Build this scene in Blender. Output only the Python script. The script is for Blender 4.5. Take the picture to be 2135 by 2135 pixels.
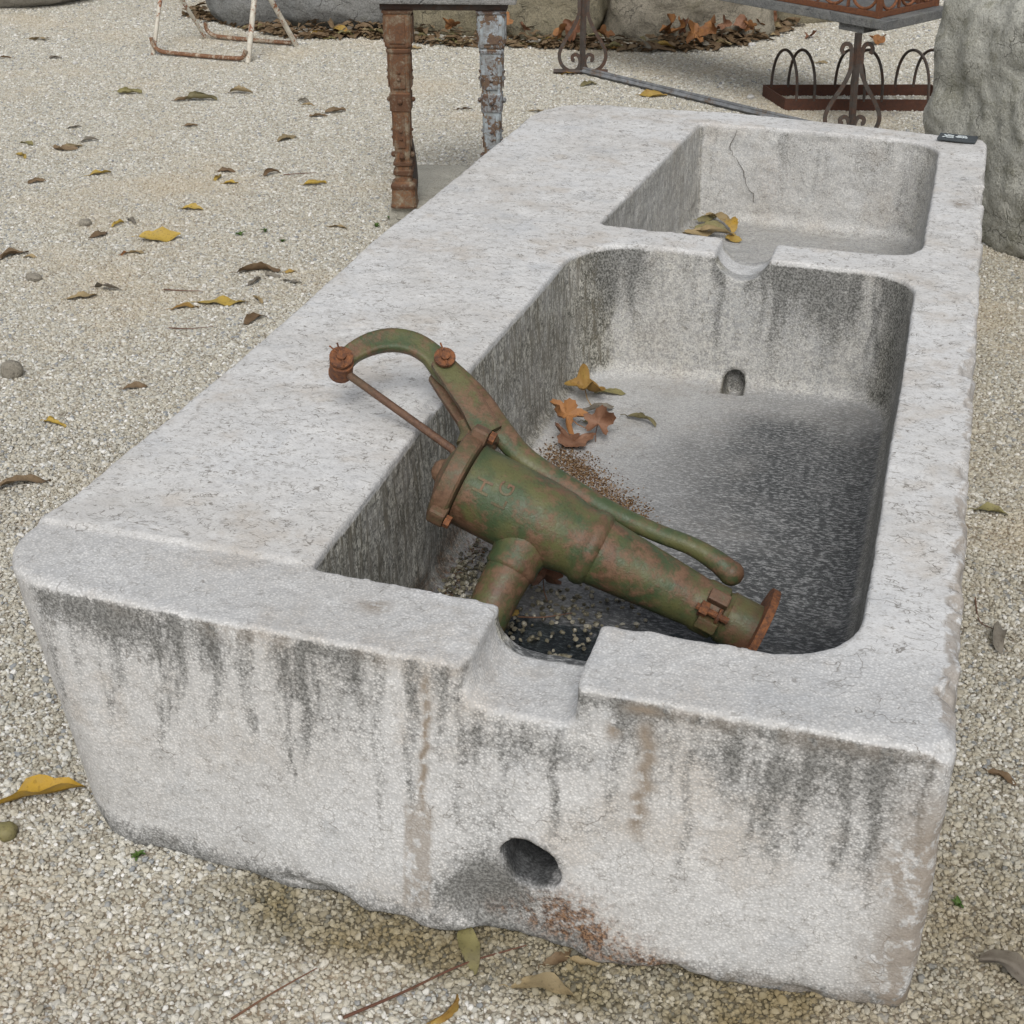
import bpy, bmesh, math, random
import numpy as np
from mathutils import Vector, Matrix, Euler

for o in list(bpy.data.objects):
    bpy.data.objects.remove(o)
SC = bpy.context.scene
COL = SC.collection
R = math.radians

# ------------------------------------------------------------------ camera
CAM = Vector((1.2731, -1.5375, 1.6))
cd = bpy.data.cameras.new('camera')
cd.sensor_width = 36.0
cd.sensor_height = 36.0
cd.sensor_fit = 'HORIZONTAL'
cd.lens = 51.75
cd.clip_start = 0.05
cd.clip_end = 500
co = bpy.data.objects.new('camera', cd)
co.location = CAM
co.rotation_euler = (R(90 - 29.39), 0, R(16.42))
COL.objects.link(co)
SC.camera = co

# ------------------------------------------------------------------ light: an overcast day
SUN_EL, SUN_AZ = 47.0, 166.0          # azimuth clockwise from +Y: the light comes from behind the camera
wd = bpy.data.worlds.new('World')
SC.world = wd
wd.use_nodes = True
wt = wd.node_tree
wt.nodes.clear()
wo = wt.nodes.new('ShaderNodeOutputWorld')
wb = wt.nodes.new('ShaderNodeBackground')
sky = wt.nodes.new('ShaderNodeTexSky')
sky.sky_type = 'NISHITA'
sky.sun_disc = False
sky.sun_elevation = R(SUN_EL)
sky.sun_rotation = R(SUN_AZ)
sky.air_density = 1.2
sky.dust_density = 4.0
hs = wt.nodes.new('ShaderNodeHueSaturation')   # the cloud cover takes most of the blue out of the sky
hs.inputs['Saturation'].default_value = 0.30
wb.inputs['Strength'].default_value = 0.12
wt.links.new(sky.outputs[0], hs.inputs['Color'])
wt.links.new(hs.outputs[0], wb.inputs['Color'])
wt.links.new(wb.outputs[0], wo.inputs['Surface'])
sl = bpy.data.lights.new('sun', 'SUN')
sl.energy = 1.5
sl.angle = R(24)
sl.color = (1.0, 0.985, 0.96)
so = bpy.data.objects.new('sun', sl)
az, el = R(SUN_AZ), R(SUN_EL)
sd = Vector((math.sin(az) * math.cos(el), math.cos(az) * math.cos(el), math.sin(el)))
so.rotation_euler = sd.to_track_quat('Z', 'Y').to_euler()
so.location = (0, 0, 6)
COL.objects.link(so)
SC.view_settings.view_transform = 'Standard'
SC.view_settings.look = 'None'
SC.view_settings.gamma = 1
SC.view_settings.exposure = 0.0
SC.view_settings.use_curve_mapping = False
SC.cycles.max_bounces = 6
SC.cycles.diffuse_bounces = 3
SC.cycles.glossy_bounces = 3
SC.cycles.transmission_bounces = 5

# ------------------------------------------------------------------ helpers
rng = random.Random(7)


def tag(o, label=None, cat=None, group=None, kind=None):
    if label: o['label'] = label
    if cat: o['category'] = cat
    if group: o['group'] = group
    if kind: o['kind'] = kind
    return o


def mesh_obj(name, verts, faces, mat, parent=None, smooth=True, sharp=True):
    me = bpy.data.meshes.new(name)
    me.from_pydata([tuple(v) for v in verts], [], faces)
    me.update()
    if smooth:
        me.polygons.foreach_set('use_smooth', [True] * len(me.polygons))
    if smooth and sharp: me.set_sharp_from_angle(angle=R(42))
    if mat: me.materials.append(mat)
    o = bpy.data.objects.new(name, me)
    COL.objects.link(o)
    if parent: o.parent = parent
    return o


def bm_obj(name, bm, mat, parent=None, smooth=False, bevel=0):
    me = bpy.data.meshes.new(name)
    if bevel:
        bmesh.ops.bevel(bm, geom=bm.edges[:], offset=bevel, segments=2, affect='EDGES', profile=0.6)
    bmesh.ops.recalc_face_normals(bm, faces=bm.faces[:])
    bm.to_mesh(me)
    bm.free()
    if smooth:
        me.polygons.foreach_set('use_smooth', [True] * len(me.polygons))
    if mat: me.materials.append(mat)
    o = bpy.data.objects.new(name, me)
    COL.objects.link(o)
    if parent: o.parent = parent
    return o


def empty(name, loc=(0, 0, 0), mat3=None, rz=0):
    o = bpy.data.objects.new(name, None)
    o.empty_display_size = 0.1
    if mat3 is not None:
        o.matrix_world = Matrix.Translation(loc) @ mat3.to_4x4()
    else:
        o.location = loc
        o.rotation_euler = (0, 0, rz)
    COL.objects.link(o)
    return o


def box_bm(bm, c, s, rz=0, rot=None):
    m = Matrix.Translation(c) @ (rot.to_4x4() if rot is not None else Matrix.Rotation(rz, 4, 'Z')) @ Matrix.Diagonal((s[0], s[1], s[2], 1))
    bmesh.ops.create_cube(bm, size=1, matrix=m)
    return bm


def box(name, c, s, mat, parent=None, rz=0, rot=None, bevel=0.004):
    return bm_obj(name, box_bm(bmesh.new(), c, s, rz, rot), mat, parent, bevel=bevel)


def catmull(pts, n=6):
    P = [np.array(p, float) for p in pts]
    P = [2 * P[0] - P[1]] + P + [2 * P[-1] - P[-2]]
    out = []
    for i in range(1, len(P) - 2):
        for k in range(n):
            t = k / n
            a, b, c, d = P[i - 1:i + 3]
            out.append(0.5 * (2 * b + (c - a) * t + (2 * a - 5 * b + 4 * c - d) * t * t + (3 * b - a - 3 * c + d) * t ** 3))
    out.append(P[-2])
    return out


def sweep(path, prof, cap=True, up=(0, 0, 1)):
    """sweep profiles along path. prof(i, t) -> list of (u, v) in the (side, up) frame"""
    n = len(path)
    path = [Vector(p) for p in path]
    V, F = [], []
    up = Vector(up)
    side_prev = None
    m = None
    for i, p in enumerate(path):
        tn = (path[min(i + 1, n - 1)] - path[max(i - 1, 0)]).normalized()
        if side_prev is None:
            sd_ = tn.cross(up)
            if sd_.length < 1e-3: sd_ = tn.cross(Vector((1, 0, 0)))
            sd_.normalize()
        else:
            sd_ = side_prev - tn * side_prev.dot(tn)
            sd_.normalize()
        side_prev = sd_
        u2 = sd_.cross(tn)
        ring = prof(i, i / (n - 1))
        m = len(ring)
        for (a, b) in ring:
            V.append(p + sd_ * a + u2 * b)
    for i in range(n - 1):
        for k in range(m):
            F.append((i * m + k, i * m + (k + 1) % m, (i + 1) * m + (k + 1) % m, (i + 1) * m + k))
    if cap:
        F.append(tuple(range(m - 1, -1, -1)))
        F.append(tuple((n - 1) * m + k for k in range(m)))
    return V, F


def circ(r, m=12, ry=None):
    ry = r if ry is None else ry
    return [(r * math.cos(2 * math.pi * k / m), ry * math.sin(2 * math.pi * k / m)) for k in range(m)]


def tube(name, path, r, mat, parent=None, m=10, ry=None, up=(0, 0, 1)):
    f = r if callable(r) else (lambda t: r)
    g = ry if callable(ry) else ((lambda t: ry) if ry else f)
    V, F = sweep(path, lambda i, t: circ(f(t), m, g(t)), up=up)
    return mesh_obj(name, V, F, mat, parent)


def strap(name, path, w, th, mat, parent=None, up=(0, 0, 1)):
    V, F = sweep(path, lambda i, t: [(-w / 2, -th / 2), (w / 2, -th / 2), (w / 2, th / 2), (-w / 2, th / 2)], up=up)
    o = mesh_obj(name, V, F, mat, parent, smooth=False)
    return o


def lathe(name, prof, mat, parent=None, m=40, sharp=35, loc=None):
    V, F = [], []
    for (s, r) in prof:
        for k in range(m):
            a = 2 * math.pi * k / m
            V.append((r * math.cos(a), r * math.sin(a), s))
    n = len(prof)
    for i in range(n - 1):
        for k in range(m):
            F.append((i * m + k, i * m + (k + 1) % m, (i + 1) * m + (k + 1) % m, (i + 1) * m + k))
    F.append(tuple(range(m - 1, -1, -1)))
    F.append(tuple((n - 1) * m + k for k in range(m)))
    o = mesh_obj(name, V, F, mat, parent)
    bm = bmesh.new()
    bm.from_mesh(o.data)
    for e in bm.edges:
        if len(e.link_faces) == 2 and e.calc_face_angle(0) > R(sharp): e.smooth = False
    bm.to_mesh(o.data)
    bm.free()
    return o


# value noise -------------------------------------------------------------
_tab = np.random.RandomState(3).rand(64, 64, 64).astype(np.float32)


def vnoise(x, y, z):
    """smooth value noise in [-1, 1]; x, y, z flat arrays in lattice units"""
    xi = np.floor(x).astype(np.int32); yi = np.floor(y).astype(np.int32); zi = np.floor(z).astype(np.int32)
    fx = (x - xi).astype(np.float32); fy = (y - yi).astype(np.float32); fz = (z - zi).astype(np.float32)
    fx = fx * fx * (3 - 2 * fx); fy = fy * fy * (3 - 2 * fy); fz = fz * fz * (3 - 2 * fz)
    x0, y0, z0 = xi & 63, yi & 63, zi & 63
    x1, y1, z1 = (xi + 1) & 63, (yi + 1) & 63, (zi + 1) & 63
    a = _tab[x0, y0, z0] * (1 - fx) + _tab[x1, y0, z0] * fx
    b = _tab[x0, y1, z0] * (1 - fx) + _tab[x1, y1, z0] * fx
    c = _tab[x0, y0, z1] * (1 - fx) + _tab[x1, y0, z1] * fx
    d = _tab[x0, y1, z1] * (1 - fx) + _tab[x1, y1, z1] * fx
    return ((a * (1 - fy) + b * fy) * (1 - fz) + (c * (1 - fy) + d * fy) * fz) * 2 - 1


def fbm(x, y, z, f, oct=3, off=0.0):
    s, a, t = 0, 1.0, 0
    for k in range(oct):
        s = s + a * vnoise(x * f + 17.3 * k + off, y * f + 5.1 * k + off, z * f + 9.7 * k)
        t += a
        a *= 0.5
        f *= 2.03
    return s / t


def sstep(a, b, x):
    t = np.clip((x - a) / (b - a), 0, 1)
    return t * t * (3 - 2 * t)


# node helper -------------------------------------------------------------
class NT:
    def __init__(s, name):
        s.m = bpy.data.materials.new(name)
        s.m.use_nodes = True
        s.t = s.m.node_tree
        s.t.nodes.clear()
        s.out = s.t.nodes.new('ShaderNodeOutputMaterial')

    def n(s, typ, ins=None, **props):
        nd = s.t.nodes.new(typ)
        for k, v in props.items(): setattr(nd, k, v)
        for k, v in (ins or {}).items():
            if isinstance(v, bpy.types.NodeSocket): s.t.links.new(v, nd.inputs[k])
            else: nd.inputs[k].default_value = v
        return nd

    def obj(s): return s.n('ShaderNodeTexCoord').outputs['Object']

    def pos(s): return s.n('ShaderNodeNewGeometry').outputs['Position']

    def map(s, v, scale=(1, 1, 1), rot=(0, 0, 0), loc=(0, 0, 0)):
        return s.n('ShaderNodeMapping', {'Vector': v, 'Scale': scale, 'Rotation': rot, 'Location': loc}).outputs[0]

    def noise(s, v, scale, detail=3, rough=0.55, dist=0, out='Fac'):
        return s.n('ShaderNodeTexNoise', {'Vector': v, 'Scale': scale, 'Detail': detail, 'Roughness': rough, 'Distortion': dist}).outputs[out]

    def voro(s, v, scale, feature='F1', out='Distance', rand=1.0):
        return s.n('ShaderNodeTexVoronoi', {'Vector': v, 'Scale': scale, 'Randomness': rand}, feature=feature).outputs[out]

    def ramp(s, f, a, b, lo=0.0, hi=1.0):
        return s.n('ShaderNodeMapRange', {'Value': f, 'From Min': a, 'From Max': b, 'To Min': lo, 'To Max': hi}, interpolation_type='SMOOTHSTEP').outputs[0]

    def math(s, op, a, b=0.0, c=0.0):
        return s.n('ShaderNodeMath', {0: a, 1: b, 2: c}, operation=op, use_clamp=False).outputs[0]

    def mul(s, a, b): return s.math('MULTIPLY', a, b)

    def add(s, a, b): return s.math('ADD', a, b)

    def clamp(s, a): return s.n('ShaderNodeClamp', {0: a}).outputs[0]

    def mix(s, f, a, b, mode='MIX'):
        nd = s.n('ShaderNodeMix', data_type='RGBA', blend_type=mode)
        for k, v in ((0, f), (6, a), (7, b)):
            if isinstance(v, bpy.types.NodeSocket): s.t.links.new(v, nd.inputs[k])
            else: nd.inputs[k].default_value = (v if k == 0 else (*v, 1.0) if len(v) == 3 else v)
        return nd.outputs[2]

    def cramp(s, f, stops):
        nd = s.n('ShaderNodeValToRGB', {'Fac': f})
        e = nd.color_ramp.elements
        while len(e) < len(stops): e.new(0.5)
        for i, (p, c) in enumerate(stops):
            e[i].position = p
            e[i].color = (*c, 1)
        return nd.outputs[0]

    def bump(s, h, strength, dist, nrm=None):
        i = {'Height': h, 'Strength': strength, 'Distance': dist}
        if nrm is not None: i['Normal'] = nrm
        return s.n('ShaderNodeBump', i).outputs[0]

    def attr(s, name):
        return s.n('ShaderNodeAttribute', attribute_name=name)

    def done(s, col, rough=0.8, nrm=None, metal=0.0, spec=0.3, **kw):
        i = {'Base Color': col if isinstance(col, bpy.types.NodeSocket) else (*col, 1), 'Roughness': rough, 'Metallic': metal, 'Specular IOR Level': spec}
        if nrm is not None: i['Normal'] = nrm
        i.update(kw)
        b = s.n('ShaderNodeBsdfPrincipled', i)
        s.t.links.new(b.outputs[0], s.out.inputs[0])
        return s.m


# ------------------------------------------------------------------ materials
def mat_trough():
    s = NT('limestone_trough')
    p = s.obj()
    A = s.attr('stain_a'); B = s.attr('stain_b')
    sa = s.n('ShaderNodeSeparateColor', {0: A.outputs['Color']}); sb = s.n('ShaderNodeSeparateColor', {0: B.outputs['Color']})
    dark, rust, brown, inner = sa.outputs[0], sa.outputs[1], sa.outputs[2], A.outputs['Alpha']
    wet, floor_, left, top = sb.outputs[0], sb.outputs[1], sb.outputs[2], B.outputs['Alpha']  # wet also carries the painted shade inside the front drain
    n1 = s.noise(p, 2.6, 3)
    n2 = s.noise(p, 13, 4, 0.65)
    n3 = s.noise(p, 85, 3, 0.7)
    n4 = s.noise(s.map(p, (1, 1.9, 1)), 210, 2, 0.65)
    n5 = s.noise(s.map(p, loc=(9, 4, 2)), 5.5, 4, 0.7)
    dots = s.voro(s.map(p, (1, 1, 1.2), rot=(0.2, 0.35, 0.1)), 225)
    pit = s.ramp(dots, 0.20, 0.60)
    tool = s.clamp(s.math('SUBTRACT', 1.0, s.mul(top, 0.85)))
    col = s.mix(s.ramp(n1, 0.30, 0.70), (0.56, 0.545, 0.52), (0.63, 0.63, 0.625))
    # blotchy patina: warm and cool patches, then paler bare stone
    col = s.mix(s.mul(s.ramp(n5, 0.50, 0.68), 0.70), col, (0.50, 0.455, 0.40))
    col = s.mix(s.mul(s.ramp(n5, 0.46, 0.30), 0.55), col, (0.47, 0.485, 0.50))
    col = s.mix(s.mul(s.ramp(n2, 0.52, 0.66), 0.60), col, (0.70, 0.695, 0.68))
    col = s.mix(s.mul(s.ramp(n2, 0.45, 0.30), 0.40), col, (0.43, 0.42, 0.40))
    col = s.mix(s.mul(s.ramp(n3, 0.53, 0.70), 0.55), col, (0.36, 0.345, 0.325))
    col = s.mix(s.mul(s.ramp(n4, 0.54, 0.70), 0.42), col, (0.76, 0.76, 0.75))
    col = s.mix(s.mul(s.ramp(n4, 0.44, 0.34), 0.40), col, (0.31, 0.30, 0.28))
    col = s.mix(s.mul(s.mul(pit, tool), 0.42), col, (0.30, 0.305, 0.31))
    col = s.mix(s.mul(s.mul(s.ramp(dots, 0.34, 0.14), tool), 0.22), col, (0.74, 0.74, 0.745))
    fleck = s.mul(s.ramp(s.noise(s.map(p, (1, 2.4, 1.3), loc=(1, 7, 3)), 62, 4, 0.75), 0.575, 0.64), s.ramp(n2, 0.30, 0.62, 0.35, 1.0))
    col = s.mix(s.mul(fleck, s.add(0.30, s.mul(top, 0.42))), col, (0.17, 0.15, 0.12))
    # worm-like shell traces: short thin curved dark lines
    wv = s.n('ShaderNodeVectorMath', {0: p, 1: s.n('ShaderNodeVectorMath', {0: s.noise(p, 26, 2, out='Color'), 1: (0.06, 0.06, 0.06)}, operation='MULTIPLY').outputs[0]}, operation='ADD').outputs[0]
    e1 = s.voro(s.map(wv, (20, 48, 24)), 1.0, 'DISTANCE_TO_EDGE')
    l1 = s.mul(s.ramp(e1, 0.008, 0.024, 1, 0), s.ramp(s.noise(p, 21, 2, 0.5), 0.55, 0.63))
    e2 = s.voro(s.map(wv, (60, 125, 75), loc=(3, 1, 2)), 1.0, 'DISTANCE_TO_EDGE')
    l2 = s.mul(s.ramp(e2, 0.02, 0.08, 1, 0), s.ramp(s.noise(s.map(p, loc=(5, 5, 5)), 44, 2, 0.5), 0.53, 0.62))
    e0 = s.voro(s.map(wv, (7, 15, 9), loc=(1, 4, 6)), 1.0, 'DISTANCE_TO_EDGE')
    l0 = s.mul(s.ramp(e0, 0.0, 0.012, 1, 0), s.ramp(s.noise(s.map(p, loc=(8, 1, 5)), 7, 2, 0.5), 0.57, 0.62))
    tw = s.clamp(s.add(top, s.mul(inner, 0.7)))
    lines = s.clamp(s.add(s.mul(l0, 0.9), s.add(s.mul(l1, s.add(0.55, s.mul(tw, 0.45))), s.mul(l2, s.add(0.45, s.mul(tw, 0.5))))))
    col = s.mix(s.mul(lines, 0.72), col, (0.13, 0.115, 0.095))
    # grime in the basins
    strk = s.noise(s.map(p, (95, 95, 12)), 1.0, 2, 0.6)
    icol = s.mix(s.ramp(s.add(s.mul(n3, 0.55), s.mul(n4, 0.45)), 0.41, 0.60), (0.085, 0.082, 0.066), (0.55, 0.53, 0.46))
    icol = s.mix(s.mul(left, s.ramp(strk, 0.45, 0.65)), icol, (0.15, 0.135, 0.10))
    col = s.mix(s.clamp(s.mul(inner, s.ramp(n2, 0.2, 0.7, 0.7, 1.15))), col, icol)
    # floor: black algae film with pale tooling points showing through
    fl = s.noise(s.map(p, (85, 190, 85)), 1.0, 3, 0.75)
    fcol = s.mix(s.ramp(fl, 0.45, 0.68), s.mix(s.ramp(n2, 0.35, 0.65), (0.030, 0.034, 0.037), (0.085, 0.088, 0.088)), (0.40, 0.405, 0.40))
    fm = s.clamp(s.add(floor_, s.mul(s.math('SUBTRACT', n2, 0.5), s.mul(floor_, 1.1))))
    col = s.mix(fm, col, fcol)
    # grime settles in the pits first
    g = s.add(s.mul(dark, 1.1), s.add(s.mul(s.math('SUBTRACT', pit, 0.5), 0.30), s.add(s.mul(s.math('SUBTRACT', n3, 0.5), 1.7), s.mul(s.math('SUBTRACT', n2, 0.5), 1.3))))
    dk = s.mul(s.ramp(g, 0.0, 1.25), s.ramp(dark, 0.0, 0.25))
    col = s.mix(s.mul(dk, 0.84), col, s.mix(s.ramp(n4, 0.40, 0.62), (0.060, 0.060, 0.055), (0.205, 0.205, 0.195)))
    bm_ = s.clamp(s.mul(brown, s.ramp(s.noise(p, 48, 3, 0.65), 0.36, 0.52)))
    col = s.mix(bm_, col, s.mix(n3, (0.16, 0.13, 0.10), (0.34, 0.29, 0.235)))
    rm = s.clamp(s.mul(rust, s.ramp(s.add(s.mul(n3, 0.6), s.mul(n2, 0.4)), 0.42, 0.60, 0.0, 0.9)))
    col = s.mix(rm, col, s.mix(s.ramp(n4, 0.38, 0.64), (0.060, 0.030, 0.018), (0.28, 0.155, 0.080)))
    wn = s.clamp(s.mul(wet, s.ramp(n2, 0.3, 0.6, 0.7, 1.2)))
    col = s.mix(wn, col, s.mix(1.0, col, (0.33, 0.34, 0.36), 'MULTIPLY'))  # wet stone, and the painted shade inside the front drain
    h = s.add(s.mul(s.math('SUBTRACT', 0.5, dots), s.mul(tool, 0.55)), s.add(s.mul(n3, 0.5), s.mul(n2, 1.2)))
    h = s.add(h, s.mul(s.mul(left, strk), 1.5))
    nb = s.bump(h, 0.5, 0.0022)
    return s.done(col, s.math('SUBTRACT', 0.86, s.mul(wn, 0.55)), nb, spec=0.28)


def mat_rock(name, c1, c2, c3, scale=1.0, moss=0.3, dark=(0.05, 0.05, 0.045), crk=0.5):
    s = NT(name)
    p = s.obj()
    n1 = s.noise(p, 2.2 * scale, 4, 0.6)
    n2 = s.noise(p, 9 * scale, 6, 0.68, 0.4)
    n3 = s.noise(p, 60 * scale, 4, 0.7)
    col = s.mix(s.ramp(n1, 0.35, 0.65), c1, c2)
    col = s.mix(s.mul(s.ramp(n2, 0.46, 0.66), 0.8), col, c3)
    col = s.mix(s.mul(s.ramp(n3, 0.52, 0.70), 0.55), col, dark)
    pv = s.n('ShaderNodeVectorMath', {0: p, 1: s.n('ShaderNodeVectorMath', {0: s.noise(p, 9 * scale, 3, out='Color'), 1: (0.14 / scale,) * 3}, operation='MULTIPLY').outputs[0]}, operation='ADD').outputs[0]
    e = s.voro(s.map(pv, (1, 1, 1.4)), 9 * scale, 'DISTANCE_TO_EDGE')
    cr = s.mul(s.ramp(e, 0.0, 0.03, 1, 0), s.ramp(s.noise(p, 5 * scale, 2), 0.54, 0.62))
    col = s.mix(s.mul(cr, crk), col, dark)
    sp = s.noise(p, 150 * scale, 2, 0.7)
    col = s.mix(s.mul(s.ramp(sp, 0.50, 0.68), 0.40), col, tuple(c * 1.45 for c in c2))
    col = s.mix(s.mul(s.ramp(sp, 0.46, 0.32), 0.45), col, dark)
    col = s.mix(s.mul(s.ramp(s.noise(s.map(p, loc=(4, 2, 7)), 5 * scale, 5, 0.7), 0.55, 0.72), moss), col, (0.14, 0.13, 0.055))
    h = s.add(s.add(s.mul(n2, 1.5), s.mul(n3, 0.5)), s.mul(cr, -0.5))
    return s.done(col, 0.9, s.bump(h, 0.9, 0.012), spec=0.2)


def mat_gravel():
    """pebbles: each takes its own stone colour; rusty clay dusts them in patches"""
    s = NT('pea_gravel')
    rnd = s.n('ShaderNodeObjectInfo').outputs['Random']
    p = s.pos()
    col = s.cramp(rnd, [(0.0, (0.30, 0.28, 0.23)), (0.18, (0.40, 0.37, 0.30)), (0.36, (0.465, 0.44, 0.37)), (0.52, (0.44, 0.435, 0.40)), (0.66, (0.505, 0.47, 0.385)), (0.80, (0.55, 0.53, 0.465)), (0.95, (0.64, 0.63, 0.59)), (1.0, (0.76, 0.75, 0.72))])
    grey = s.math('FRACT', s.mul(rnd, 37.7))
    col = s.mix(s.ramp(grey, 0.93, 0.96), col, (0.27, 0.28, 0.285))
    n = s.noise(p, 1.15, 4, 0.6)
    col = s.mix(s.mul(s.ramp(n, 0.48, 0.70), 0.55), col, (0.49, 0.42, 0.305))
    return s, col, p


def damp_shadow_mask(s, p):
    """painted contact shadow and damp at the trough foot, damp beyond its side"""
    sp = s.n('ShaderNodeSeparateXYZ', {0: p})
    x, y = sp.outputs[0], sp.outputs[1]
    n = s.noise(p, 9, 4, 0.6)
    a = s.mul(s.ramp(y, -0.19, -0.07, 0, 1.5), s.mul(s.mul(s.ramp(x, 0.28, 0.55), s.ramp(x, 1.38, 1.15, 0.25, 1.0)), s.ramp(y, 0.5, 0.2)))  # damp tint plus the trough's contact shadow, painted into the gravel colour
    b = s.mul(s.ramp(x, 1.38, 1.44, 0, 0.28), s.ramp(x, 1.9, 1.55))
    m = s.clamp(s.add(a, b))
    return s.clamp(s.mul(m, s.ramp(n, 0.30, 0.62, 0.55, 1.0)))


def mat_pebble():
    s, col, p = mat_gravel()
    d = damp_shadow_mask(s, p)
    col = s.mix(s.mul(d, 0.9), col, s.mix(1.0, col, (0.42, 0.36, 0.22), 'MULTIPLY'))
    return s.done(col, 0.8, None, spec=0.25)


def mat_ground():
    s = NT('gravel_bed')
    p = s.pos()
    v = s.n('ShaderNodeTexVoronoi', {'Vector': p, 'Scale': 115.0})
    rnd = s.n('ShaderNodeSeparateColor', {0: v.outputs['Color']}).outputs[0]
    col = s.cramp(rnd, [(0.0, (0.24, 0.205, 0.165)), (0.35, (0.38, 0.33, 0.26)), (0.6, (0.46, 0.42, 0.345)), (0.85, (0.55, 0.515, 0.44)), (1.0, (0.66, 0.63, 0.57))])
    col = s.mix(s.ramp(v.outputs['Distance'], 0.45, 0.75), col, (0.22, 0.19, 0.145))
    n = s.noise(p, 1.15, 4, 0.6)
    col = s.mix(s.mul(s.ramp(n, 0.48, 0.70), 0.45), col, (0.36, 0.25, 0.145))
    d = damp_shadow_mask(s, p)
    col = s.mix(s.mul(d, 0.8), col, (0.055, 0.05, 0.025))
    h = s.math('SUBTRACT', 1.0, v.outputs['Distance'])
    return s.done(col, 0.9, s.bump(h, 0.8, 0.005), spec=0.2)


def mat_iron(name, paint, rust_amt, rust1=(0.115, 0.050, 0.024), rust2=(0.22, 0.105, 0.05), scale=1.0, rough=0.62, flake=False, seed=0.0, paint2=None):
    s = NT(name)
    p = s.map(s.obj(), loc=(seed, seed * 1.7, seed * 0.6))
    n1 = s.noise(p, 9 * scale, 5, 0.62, 0.3)
    n2 = s.noise(p, 55 * scale, 4, 0.7)
    n3 = s.noise(p, 240 * scale, 3, 0.65)
    pc = s.mix(s.ramp(s.noise(s.map(p, loc=(2, 9, 4)), 16 * scale, 4), 0.38, 0.62), paint, paint2 or tuple(c * 0.66 for c in paint))
    rc = s.mix(s.ramp(n2, 0.32, 0.68), rust1, rust2)
    a = 0.62 - 0.30 * rust_amt
    m = s.ramp(s.add(s.mul(n1, 0.66), s.mul(n2, 0.34)), a - (0.015 if flake else 0.065), a + (0.015 if flake else 0.065))
    col = s.mix(m, pc, rc)
    geo = s.n('ShaderNodeNewGeometry')
    edge = s.mul(s.ramp(geo.outputs['Pointiness'], 0.52, 0.60), s.ramp(n2, 0.35, 0.6, 0.3, 1.0))
    col = s.mix(s.mul(edge, 0.8), col, rust1)
    col = s.mix(s.mul(s.ramp(n3, 0.52, 0.72), 0.45), col, tuple(c * 0.45 for c in rust1))
    h = s.add(s.mul(n2, 0.7), s.add(s.mul(n3, 0.5), s.mul(m, 0.5 if flake else 0.15)))
    return s.done(col, s.ramp(n2, 0.3, 0.7, rough - 0.08, rough + 0.16), s.bump(h, 0.6, 0.0022), spec=0.4)


def mat_leaf(name, c1, c2, spot=(0.05, 0.035, 0.02), spots=0.5):
    s = NT(name)
    p = s.obj()
    rnd = s.n('ShaderNodeObjectInfo').outputs['Random']
    pv = s.n('ShaderNodeVectorMath', {0: p, 1: s.n('ShaderNodeCombineXYZ', {0: s.mul(rnd, 9.0), 1: s.mul(rnd, 31.0), 2: rnd}).outputs[0]}, operation='ADD').outputs[0]
    n1 = s.noise(pv, 28, 4, 0.6)
    n2 = s.noise(pv, 130, 3, 0.65)
    col = s.mix(s.ramp(s.add(n1, s.mul(s.math('SUBTRACT', rnd, 0.5), 0.35)), 0.34, 0.66), c1, c2)
    col = s.mix(s.mul(s.ramp(n2, 0.54, 0.68), spots), col, spot)
    sx = s.n('ShaderNodeSeparateXYZ', {0: p})
    return s.done(col, 0.62, s.bump(s.add(n2, s.mul(n1, 0.6)), 0.5, 0.0016), spec=0.3)


M = {}
M['trough'] = mat_trough()
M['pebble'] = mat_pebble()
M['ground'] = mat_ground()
M['pump'] = mat_iron('green_painted_cast_iron', (0.108, 0.108, 0.042), 0.34, (0.090, 0.046, 0.026), (0.17, 0.098, 0.058), 1.0, 0.48, paint2=(0.052, 0.078, 0.034))
M['pump_rusty'] = mat_iron('rusted_green_cast_iron', (0.125, 0.115, 0.055), 0.42, (0.11, 0.060, 0.036), (0.19, 0.11, 0.065), 1.2, 0.55, seed=3.0)
M['rod'] = mat_iron('brown_rod_iron', (0.115, 0.075, 0.045), 0.5, (0.085, 0.042, 0.026), (0.15, 0.085, 0.052), 1.5, 0.6, seed=37.0)
M['rust'] = mat_iron('rusted_iron', (0.14, 0.055, 0.026), 0.8, (0.075, 0.032, 0.018), (0.24, 0.095, 0.038), 2.0, 0.75, seed=5.0)
M['rust_leg'] = mat_iron('rusted_leg_iron', (0.27, 0.225, 0.16), 0.50, (0.075, 0.036, 0.020), (0.215, 0.105, 0.05), 2.2, 0.75, seed=7.0, paint2=(0.19, 0.14, 0.09))
M['grey_leg'] = mat_iron('grey_painted_leg_iron', (0.37, 0.42, 0.45), 0.36, (0.07, 0.04, 0.03), (0.22, 0.15, 0.09), 2.0, 0.6, True, seed=11.0, paint2=(0.27, 0.29, 0.29))
M['dark_iron'] = mat_iron('dark_wrought_iron', (0.085, 0.072, 0.062), 0.35, (0.055, 0.034, 0.026), (0.11, 0.065, 0.045), 1.5, 0.7, seed=13.0)
M['brown_iron'] = mat_iron('brown_rust_angle_iron', (0.105, 0.045, 0.028), 0.6, (0.055, 0.026, 0.018), (0.15, 0.062, 0.036), 1.4, 0.8, seed=17.0)
M['orange_iron'] = mat_iron('orange_rust_ironwork', (0.20, 0.075, 0.03), 0.6, (0.085, 0.035, 0.02), (0.28, 0.11, 0.045), 1.6, 0.8, seed=19.0)
M['white_tube'] = mat_iron('flaking_white_tube', (0.60, 0.57, 0.49), 0.24, (0.15, 0.06, 0.03), (0.34, 0.15, 0.075), 2.2, 0.6, True, seed=23.0, paint2=(0.50, 0.46, 0.38))
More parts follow.
